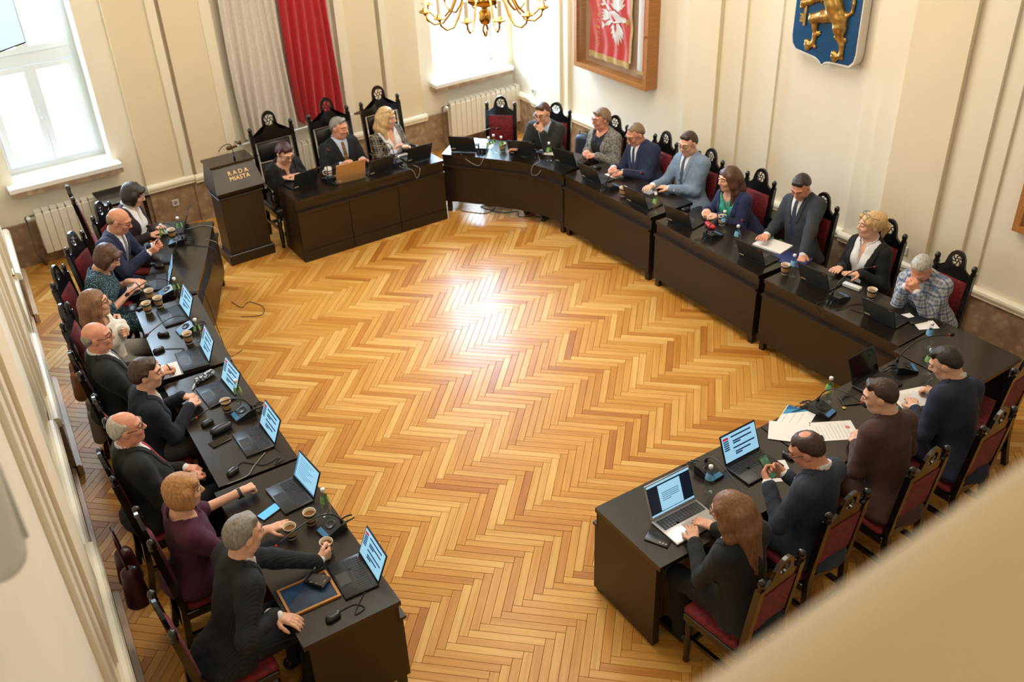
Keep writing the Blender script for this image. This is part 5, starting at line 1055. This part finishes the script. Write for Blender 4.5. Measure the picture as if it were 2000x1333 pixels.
# bags
def bag(name, label, cat, loc, rz, w, h, d, mat, strap=None, smat=None, infl=1):
    t = empty(name, loc, math.radians(rz)); tag(t, label, cat); s = SDF()
    for x in (-1, 1):
        for y in (-1, 1): s.rc((x * (w / 2 - d * .45), y * d * .18, d * .35), (x * (w / 2 - d * .55), y * d * .1, h - d * .3), d * .34, d * .26, .06)
    npmesh('bag_body', [s.mesh(.014)], mat, t, V3(0, 0, 0))
    if strap: mb = MB(); mb.tube(strap, .009, 6); mb.build('strap', smat or mat, t, smooth=True)
    return t
bag('handbag', 'brown leather handbag hanging behind the white sweater woman', 'bag', (.70, 7.42, .46), 80, .30, .26, .12, pm('tan_leather', (120, 72, 42), .4, var=.15), [(-.1, 0, .22), (-.07, 0, .42), (.05, 0, .44), (.1, 0, .22)])
bag('handbag', 'grey cloth bag hanging below the brown leather handbag', 'bag', (.70, 7.15, .20), 80, .30, .30, .10, pm('grey_canvas', (138, 130, 118), .8))
bag('handbag', 'burgundy leather handbag hanging on the chair behind the burgundy woman', 'bag', (.40, 5.05, .36), 85, .36, .32, .15, pm('burgundy_leather', (58, 22, 30), .35, var=.2), [(-.12, 0, .26), (-.08, .02, .52), (.06, .02, .54), (.12, 0, .26)])
bag('backpack', 'dark blue backpack leaning behind the dark green jacket man', 'backpack', (7.26, 9.10, .0), -60, .30, .58, .20, pm('navy_nylon', (42, 54, 74), .5, var=.25), [(-.06, 0, .5), (-.05, 0, .62), (.05, 0, .62), (.06, 0, .5)], M_BP)
bag('shopping_bag', 'green patterned bag hanging behind the blue-jacketed woman', 'bag', (6.98, 5.70, .30), 90, .24, .26, .10, speckle('green_bag', (70, 130, 60), (150, 190, 90), 20))
t = empty('umbrella', (.93, 8.20, 0)); tag(t, 'grey folded umbrella hanging behind the teal dress woman', 'umbrella'); mb = MB(); mb.tube([(-.10, .20, .98), (-.09, .16, .80), (-.08, .1, .45), (-.06, .02, .2)], [.012, .022, .03, .008], 8); mb.build('canopy', pm('umbrella_grey', (120, 116, 110), .7), t, smooth=True); mb = MB(); mb.tube([(-.06, .02, .2), (-.055, .0, .02)], .005, 6); mb.build('tip', M_BP, t, smooth=True)
# cables
def cable(label, pts, r=.0032, mat=None):
    P = [Vector(p) for p in pts]; out = []
    for i in range(len(P) - 1):
        p0, p1, p2, p3 = P[max(i - 1, 0)], P[i], P[i + 1], P[min(i + 2, len(P) - 1)]
        for k in range(6):
            u = k / 6; out.append(.5 * ((2 * p1) + (p2 - p0) * u + (2 * p0 - 5 * p1 + 4 * p2 - p3) * u * u + (3 * p1 - p0 - 3 * p2 + p3) * u ** 3))
    out.append(P[-1]); mb = MB(); mb.tube([tuple(p) for p in out], r, 5); tag(mb.build('cable', mat or pm('cable_black', (24, 24, 26), .5), smooth=True), label, 'cable', 'loose cables')
T_ = TZ + .005
cable('grey cable looping over the edge of the left curved table', [(2.28, 9.30, T_), (2.44, 9.28, T_), (2.52, 9.16, T_), (2.53, 9.05, .72), (2.49, 8.95, .60), (2.44, 8.9, .70), (2.36, 8.96, T_)], mat=pm('cable_grey', (150, 150, 152), .5))
cable('black cable crossing the left curved table to its inner edge', [(2.12, 9.0, T_), (2.25, 8.86, T_), (2.33, 8.76, T_), (2.36, 8.7, .72), (2.33, 8.62, .60), (2.27, 8.58, .72)])
cable('black cable hanging down beside the left curved table leg', [(1.80, 8.07, T_), (1.90, 7.98, T_), (1.97, 7.96, .72), (2.0, 7.95, .5), (2.02, 7.93, .25), (2.06, 7.9, .02), (2.2, 7.95, .006)])
cable('black cable lying on the parquet by the left curved table', [(2.42, 8.55, .006), (2.6, 8.45, .006), (2.68, 8.6, .006), (2.6, 8.78, .006), (2.5, 8.72, .006), (2.46, 8.9, .006)])
cable('tangle of black cable on the parquet below the far curved table', [(5.5, 9.25, .006), (5.7, 9.0, .006), (5.9, 9.1, .006), (5.75, 9.2, .006), (5.85, 8.9, .006), (6.02, 8.8, .006), (5.95, 8.68, .006), (6.1, 8.55, .006), (6.2, 8.4, .006)], .005)
cable('thin grey cable drooping over the far curved table fascia', [(5.80, 9.10, T_), (5.75, 9.0, T_), (5.66, 8.93, .735), (5.62, 8.98, .64), (5.55, 9.08, .68), (5.52, 9.2, T_)], mat=pm('cable_grey', (0, 0, 0)))
cable('thin grey cable hooked over the far curved table before the bottles', [(6.17, 8.55, T_), (6.08, 8.42, T_), (5.975, 8.40, .73), (5.97, 8.42, .62), (5.985, 8.32, .65), (6.04, 8.3, T_)], mat=pm('cable_grey', (0, 0, 0)))
cable('grey cable drooping over the presidium table front', [(4.76, 9.34, T_), (4.82, 9.24, T_), (4.86, 9.17, .72), (4.90, 9.165, .62), (4.95, 9.17, .72), (4.92, 9.27, T_)], mat=pm('cable_grey', (0, 0, 0)))
cable('black cable behind the microphone beside the light blue suit', [(6.15, 7.36, T_), (6.08, 7.40, .735), (6.06, 7.38, .64), (6.07, 7.28, .66), (6.13, 7.26, T_)])
cable('black cable behind the microphone beside the red wallet', [(6.17, 5.88, T_), (6.08, 5.93, .735), (6.04, 5.90, .64), (6.05, 5.80, .67), (6.13, 5.78, T_)])
cable('black cable coiled beside the laptop of the plaid man', [(6.15, 4.38, T_), (6.05, 4.42, T_), (6.02, 4.32, .66), (6.1, 4.25, T_), (6.3, 4.22, T_), (6.37, 4.10, T_), (6.25, 4.06, T_), (6.2, 4.2, T_)])
cable('black cable behind the near row microphone by the papers', [(4.86, 3.49, T_), (4.80, 3.55, T_), (4.70, 3.55, .68), (4.68, 3.57, .70), (4.74, 3.52, T_), (4.82, 3.50, T_)])
cable('black cable looping behind the microphone by the silver laptop', [(3.77, 3.48, T_), (3.72, 3.56, T_), (3.6, 3.60, .70), (3.55, 3.62, .66)])
cable('black mouse lead on the near left table', [(1.25, 3.80, T_), (1.36, 3.80, T_), (1.40, 3.74, T_), (1.33, 3.73, T_), (1.40, 3.80, T_), (1.46, 3.85, T_)])
cable('black mouse lead before the white-haired man', [(1.26, 5.37, T_), (1.33, 5.42, T_), (1.44, 5.30, T_), (1.56, 5.32, T_), (1.50, 5.26, T_), (1.58, 5.27, T_)])
cable('thin lead running from the laptop to the outer table edge', [(1.50, 5.42, T_), (1.38, 5.33, T_), (1.30, 5.26, T_), (1.16, 5.26, T_)], mat=pm('cable_grey', (0, 0, 0)))
cable('black mouse lead near the open notebook', [(1.35, 7.21, T_), (1.43, 7.16, T_), (1.50, 7.10, T_), (1.45, 7.06, T_), (1.50, 7.02, T_)])
cable('black microphone cable looping past the left row inner edge', [(1.62, 5.97, T_), (1.70, 6.02, T_), (1.755, 5.98, .70), (1.76, 5.90, .68), (1.70, 5.88, T_), (1.64, 5.90, T_)], .005)
t = empty('power_adapter', (6.14, 8.42, 0), math.radians(30)); tag(t, 'black power adapter brick on the parquet under the far curved table', 'adapter'); MB().bbox(-.06, .06, -.025, .025, 0, .03, .004).build('housing', M_BP, t); mb = MB(); mb.tube([(.06, 0, .014), (.10, .01, .006), (.16, .05, .006)], .004, 5); mb.build('lead', M_BP, t, smooth=True)
# ================================================================= PEOPLE
def hair(n):
    return n, {'darkred': (62, 24, 28), 'grey': (134, 128, 120), 'silver': (176, 170, 160), 'blonde': (206, 170, 118), 'goldblonde': (176, 126, 74), 'brown': (62, 40, 30), 'dark': (40, 30, 26), 'light': (126, 88, 58), 'sandy': (132, 106, 82), 'chestnut': (84, 54, 36)}[n]
WS = pm('shirt_white', (224, 224, 226), .8); BS = pm('shirt_pale_blue', (178, 196, 220), .8)
NAVY = suit('navy', (38, 48, 86)); BLACK = suit('black', (22, 22, 24)); DKN = suit('midnight', (24, 27, 36))
BRN = pm('none', (0, 0, 0))
def put_person(label, base, face, head, look, hands, **st): return person(label, base, face, head, look, hands, st)
GL = (34, 28, 26)
put_person('woman with dark red short hair and black jacket beside the lectern', (3.66, 9.97), -88, (3.63, 9.79, 1.06), (-80, 26), [(3.56, 9.78, .785, 'rest', None, (.9, -.3, 0)), (3.76, 9.77, .785, 'rest', None, (-.9, -.3, 0))], fem=True, hair=hair('darkred'), style='pixie', jacket=BLACK, shirt=pm('top_dark', (40, 38, 44), .7), collar=False, sneck=.03, svee=.03, open=.03, vee=.4, glasses=GL)
put_person('grey-haired man in navy suit and patterned tie, middle of presidium', (4.36, 9.95), -86, (4.37, 9.93, 1.13), (-62, 6), [(4.22, 9.70, .785), (4.50, 9.68, .785)], hair=hair('grey'), style='short', skin='ruddy', jacket=DKN, shirt=BS, tie=speckle('tie_brown', (96, 66, 30), (150, 104, 40), 70, .55), cuff=1, size=1.05)
def shades(root, org, Hd, HR, Nk, R, wr): pass
put_person('blonde woman in dark tartan blazer on the presidium', (5.02, 9.93), -84, (4.96, 9.88, 1.12), (-55, 4), [(4.90, 9.70, .785), (5.08, 9.71, .785)], fem=True, hair=hair('blonde'), style='long', len=.20, vol=.008, jacket=plaid('tartan_dark', (22, 21, 24), (150, 140, 126), (150, 140, 126), 20, th_=.95), shirt=WS, collar=False, sneck=.03, svee=.05, open=.045, vee=.45, glasses=(20, 20, 22), gup=True)
put_person('man in dark green jacket resting his chin on a hand', (6.56, 8.86), -148, (6.385, 8.76, 1.15), (205, 14), [(6.04, 8.80, .785, 'flat'), (6.315, 8.665, .965, 'clasp', (-.2, .5, .8), (-.15, .35, .8))], hair=hair('chestnut'), style='short', jacket=suit('dark_green', (60, 64, 56)), shirt=BS, tie=pm('tie_dark', (40, 42, 52), .6), glasses=GL, elb=.3)
put_person('woman with short grey hair in grey tweed jacket', (6.82, 8.15), -172, (6.81, 8.22, 1.13), (172, 6), [(6.62, 8.24, .785, 'clasp', None, (-.5, -.8, 0)), (6.62, 8.06, .785, 'clasp', None, (-.5, .8, 0))], fem=True, hair=hair('sandy'), style='pixie', jacket=speckle('tweed_grey', (96, 94, 90), (140, 138, 132), 60, .52), shirt=pm('top_black', (22, 22, 24), .8), collar=False, sneck=.035, open=.03, vee=.4, glasses=(90, 70, 60), skin='ruddy', size=1.08)
put_person('balding man in navy suit with watch and clasped hands', (6.90, 7.47), 178, (6.79, 7.61, 1.13), (176, 24), [(6.545, 7.67, .79, 'clasp', None, (-.6, -.75, 0)), (6.545, 7.49, .79, 'clasp', None, (-.6, .75, 0))], hair=hair('sandy'), style='crop', bang=-.012, skin='ruddy', jacket=suit('royal_navy', (42, 60, 108)), shirt=WS, tie=pm('tie_navy', (28, 36, 66), .6), cuff=1, glasses=GL, watch=-1, belly=.03, size=1.08)
put_person('dark-haired man in light blue-grey suit and glasses', (6.90, 6.80), 178, (6.88, 6.89, 1.22), (188, 14), [(6.55, 7.03, .79, 'rest'), (6.64, 6.86, .79, 'rest', None, (-.2, .95, 0))], hair=hair('brown'), style='short', jacket=suit('light_blue', (128, 150, 176)), shirt=WS, tie=pm('tie_slate', (66, 76, 92), .6), cuff=1, glasses=GL, size=1.04)
put_person('woman with long brown hair in blue jacket and green top', (6.90, 6.07), 178, (6.72, 6.14, 1.12), (168, 6), [(6.56, 6.25, .79, 'clasp', None, (-.6, -.75, 0)), (6.55, 6.07, .79, 'clasp', None, (-.6, .75, 0))], fem=True, hair=hair('chestnut'), style='long', len=.24, jacket=suit('blue', (52, 62, 130)), shirt=pm('top_green', (52, 150, 130), .7, var=.3, vscale=14), collar=False, sneck=.03, svee=.02, open=.035, vee=.4)
put_person('dark-haired man in dark grey suit reading the paper stack', (6.92, 5.33), 180, (6.92, 5.43, 1.22), (194, 32), [(6.60, 5.49, .80, 'flat'), (6.60, 5.05, .78, 'rest')], hair=hair('dark'), style='short', bang=-.008, skin='ruddy', jacket=suit('dark_grey', (72, 78, 92)), shirt=WS, tie=pm('tie_navy', (0, 0, 0)), cuff=1)
put_person('blonde woman with ponytail in black jacket and white blouse', (6.92, 4.58), 178, (6.88, 4.60, 1.15), (150, -2), [(6.645, 4.66, .785, 'flat', None, (-.9, -.1, 0)), (6.67, 4.48, .785, 'flat', None, (-.8, .5, 0))], fem=True, hair=hair('blonde'), style='ponytail', jacket=BLACK, shirt=WS, sneck=.02, svee=.035, open=.04, vee=.4, glasses=GL, gup=True)
put_person('grey-haired man in pale plaid jacket with hands at his face', (6.86, 3.86), 182, (6.66, 3.92, 1.08), (196, 42), [(6.545, 3.95, .93, 'clasp', (.5, -.6, 0), (-.2, -.35, .8)), (6.54, 3.84, .93, 'clasp', (.5, .6, 0), (-.2, .35, .8))], hair=hair('silver'), style='crop', bang=-.014, skin='ruddy', jacket=plaid('plaid_pale', (126, 134, 148), (190, 192, 196), (74, 96, 138), 30), shirt=WS, tie=pm('tie_navy', (0, 0, 0)), cuff=1, elb=.35)
put_person('man in navy suit writing at the corner of the near row', (5.40, 2.63), 84, (5.46, 2.89, 1.2), (118, 30), [(5.66, 3.00, .79, 'pen', None, (-.2, .95, 0)), (5.38, 2.98, .785, 'rest')], hair=hair('dark'), style='short', jacket=NAVY, shirt=WS, tie=pm('tie_wine', (110, 28, 44), .6), cuff=1)
put_person('man in brown suit with clasped hands in the near row', (4.70, 2.65), 86, (4.74, 2.88, 1.25), (126, 18), [(4.885, 2.98, .80, 'clasp', None, (-.8, .55, 0)), (4.73, 2.97, .80, 'clasp', None, (.8, .55, 0))], hair=hair('brown'), style='short', jacket=suit('brown', (116, 74, 64)), shirt=BS, cuff=1, watch=-1, watchcol=(20, 20, 20))
put_person('man in dark blue-grey suit holding a phone in the near row', (3.98, 2.69), 98, (3.98, 2.82, 1.22), (124, 30), [(4.005, 2.95, .915, 'grip', (-.8, .1, .3), (-.3, .8, .3)), (3.845, 2.955, .915, 'grip', (.8, .1, .3), (.3, .8, .3))], hair=hair('brown'), style='balding', spot=(-.04, .036), skin='ruddy', jacket=suit('slate', (64, 78, 100)), shirt=WS, cuff=1, glasses=GL)
put_person('woman with long light brown hair in dark suit at silver laptop', (3.28, 2.57), 92, (3.23, 2.72, 1.22), (116, 16), [(3.41, 2.97, .785, 'rest'), (3.23, 2.96, .785, 'rest')], fem=True, hair=hair('light'), style='long', len=.33, jacket=suit('charcoal', (40, 42, 46)), shirt=WS, open=.03, vee=.4, glasses=GL)
put_person('woman with dark bob and plum jacket at the far left', (1.77, 9.49), -42, (1.91, 9.53, 1.15), (-28, 24), [(1.91, 9.29, .785, 'rest'), (2.03, 9.40, .785, 'rest')], fem=True, hair=hair('dark'), style='bob', jacket=suit('plum', (66, 42, 56)), shirt=WS, sneck=.02, svee=.03, open=.04, vee=.4, glasses=(160, 160, 166))
put_person('bald bearded man in navy suit looking at his phone', (1.39, 8.94), -38, (1.60, 8.88, 1.2), (-34, 24), [(1.735, 8.735, .87, 'grip', (.4, .7, .3), (.8, -.3, .3)), (1.815, 8.85, .87, 'grip', (-.3, -.8, .3), (.8, -.3, .3))], hair=hair('sandy'), style='bald', skin='ruddy', jacket=suit('royal_navy', (0, 0, 0)), shirt=WS, tie=pm('tie_grey', (120, 124, 130), .6), cuff=1, glasses=GL, size=1.06)
put_person('woman with brown bob in dotted teal dress writing notes', (1.12, 8.36), -28, (1.32, 8.31, 1.15), (-36, 34), [(1.43, 8.27, .79, 'pen'), (1.47, 8.45, .79, 'rest', None, (.6, -.6, 0))], fem=True, hair=hair('chestnut'), style='bob', jacket=speckle('teal_dots', (22, 46, 60), (120, 160, 170), 110, .63), vee=.01, vw=0, lapel=False, neckr=.03, sleeve='short', topname='dress', legname='skirt')
put_person('woman with long light brown hair in white sweater, arms folded', (.99, 7.66), -22, (1.0, 7.48, 1.18), (-22, -4), [(1.165, 7.62, .86, 'fist', (-1, 0, 0), (0, .9, 0)), (1.15, 7.44, .90, 'fist', (-1, 0, 0), (0, -.9, 0))], fem=True, hair=hair('light'), style='long', len=.26, jacket=pm('knit_white', (222, 216, 204), .85, bump=.3, bscale=160), vee=.01, vw=0, lapel=False, neckr=.015, glasses=GL, topname='sweater', legname='skirt', legs=pm('skirt_grey', (130, 126, 118), .85))
put_person('bald man with glasses in black suit at the open notebook', (.88, 6.91), -4, (.87, 6.91, 1.2), (-22, 0), [(1.20, 6.77, .79, 'pen'), None], hair=hair('grey'), style='bald', skin='ruddy', jacket=BLACK, shirt=WS, tie=pm('tie_grey', (0, 0, 0)), cuff=1, glasses=GL, size=1.05, belly=.02)
put_person('woman with short brown hair in navy jacket, hands clasped', (.87, 6.21), -2, (1.02, 6.22, 1.18), (-20, 4), [(1.24, 6.19, .80, 'clasp', None, (.6, .7, 0)), (1.24, 6.35, .80, 'clasp', None, (.6, -.7, 0))], fem=True, hair=hair('brown'), style='pixie', bang=.01, jacket=suit('deep_navy', (28, 36, 62)), shirt=pm('blouse_pattern', (176, 172, 164), .7, var=.3, vscale=60), collar=False, sneck=.02, open=.02, vee=.4, legname='skirt', legs=stripes('skirt_stripe', (60, 58, 56), (96, 92, 88)))
put_person('white-haired balding man in black suit with red tie', (.72, 5.57), 0, (.71, 5.63, 1.2), (-16, -2), [(.985, 5.50, .70, 'clasp', None, (.6, .6, 0)), (.985, 5.66, .70, 'clasp', None, (.6, -.6, 0))], hair=hair('silver'), style='balding', spot=(.03, .085), skin='ruddy', jacket=BLACK, shirt=WS, tie=pm('tie_red', (176, 24, 40), .6), cuff=1, glasses=GL, size=1.08, belly=.04)
put_person('woman with blond bob in burgundy dress stretching out her arm', (.75, 4.82), -2, (.80, 4.80, 1.2), (-14, 4), [(1.18, 4.62, .80, 'flat', None, (.9, -.3, 0)), (1.19, 5.06, .80, 'fist')], fem=True, hair=hair('goldblonde'), style='bob', jacket=suit('burgundy', (116, 38, 80)), vee=.01, vw=0, lapel=False, neckr=.03, sleeve='short', topname='dress', legname='skirt', watch=-1, watchcol=(86, 98, 98))
put_person('grey-haired man in dark pinstripe suit holding a paper cup', (.70, 4.11), 2, (.94, 4.17, 1.25), (6, 8), [(.95, 3.95, .785, 'rest', None, (.4, -.9, 0)), (1.325, 4.19, .795, 'grip', (.1, 1, 0), (.9, .4, 0))], hair=hair('grey'), style='short', vol=.008, skin='fair', jacket=stripes('pinstripe', (15, 16, 21), (34, 36, 44), 'Y', 24, .93), shirt=WS, cuff=1, size=1.05)
def heldphone(label, c, fwd, mat):
    t = empty('phone', c); tag(t, label, 'phone'); f = Vector(fwd).normalized(); M = f.to_track_quat('-Z', 'Y').to_matrix().to_4x4()
    mb = MB(); mb.bbox(-.036, .036, -.076, .076, 0, .008, .002); mb.rot(M); mb.build('case', M_BP, t); mb = MB(); mb.box(-.033, .033, -.072, .072, .008, .0088); mb.rot(M); mb.build('screen', mat, t)
heldphone('phone with a green picture held by the near row man', (3.925, 3.045, .955), (-.05, .75, -.75), pm('phone_green', (70, 110, 80), .3, var=.9, vscale=40, emit=.35))
heldphone('dark phone held by the bald man in navy', (1.83, 8.755, .92), (.7, -.4, -.6), E_OFF)
def pen(label, a, b):
    t = empty('pen', a); tag(t, label, 'pen'); d = Vector(b) - Vector(a); mb = MB(); mb.tube([(0, 0, 0), tuple(d * .08), tuple(d)], [.0012, .0045, .0045], 7); mb.build('barrel', pm('pen_barrel', (60, 64, 76), .3), t, smooth=True); mb = MB(); mb.tube([tuple(d * 1.0), tuple(d * 1.08)], .0035, 6); mb.build('clip_end', pm('chrome', (170, 170, 174), .2, metal=1), t, smooth=True)
pen('dark pen in the hand of the navy suited writer', (5.63, 3.12, TZ + .004), (5.66, 3.07, TZ + .14)); pen('pen in the hand of the bald man at the notebook', (1.31, 6.77, TZ + .01), (1.27, 6.75, TZ + .13)); pen('pen in the hand of the teal dress woman', (1.53, 8.26, TZ + .01), (1.48, 8.24, TZ + .13))
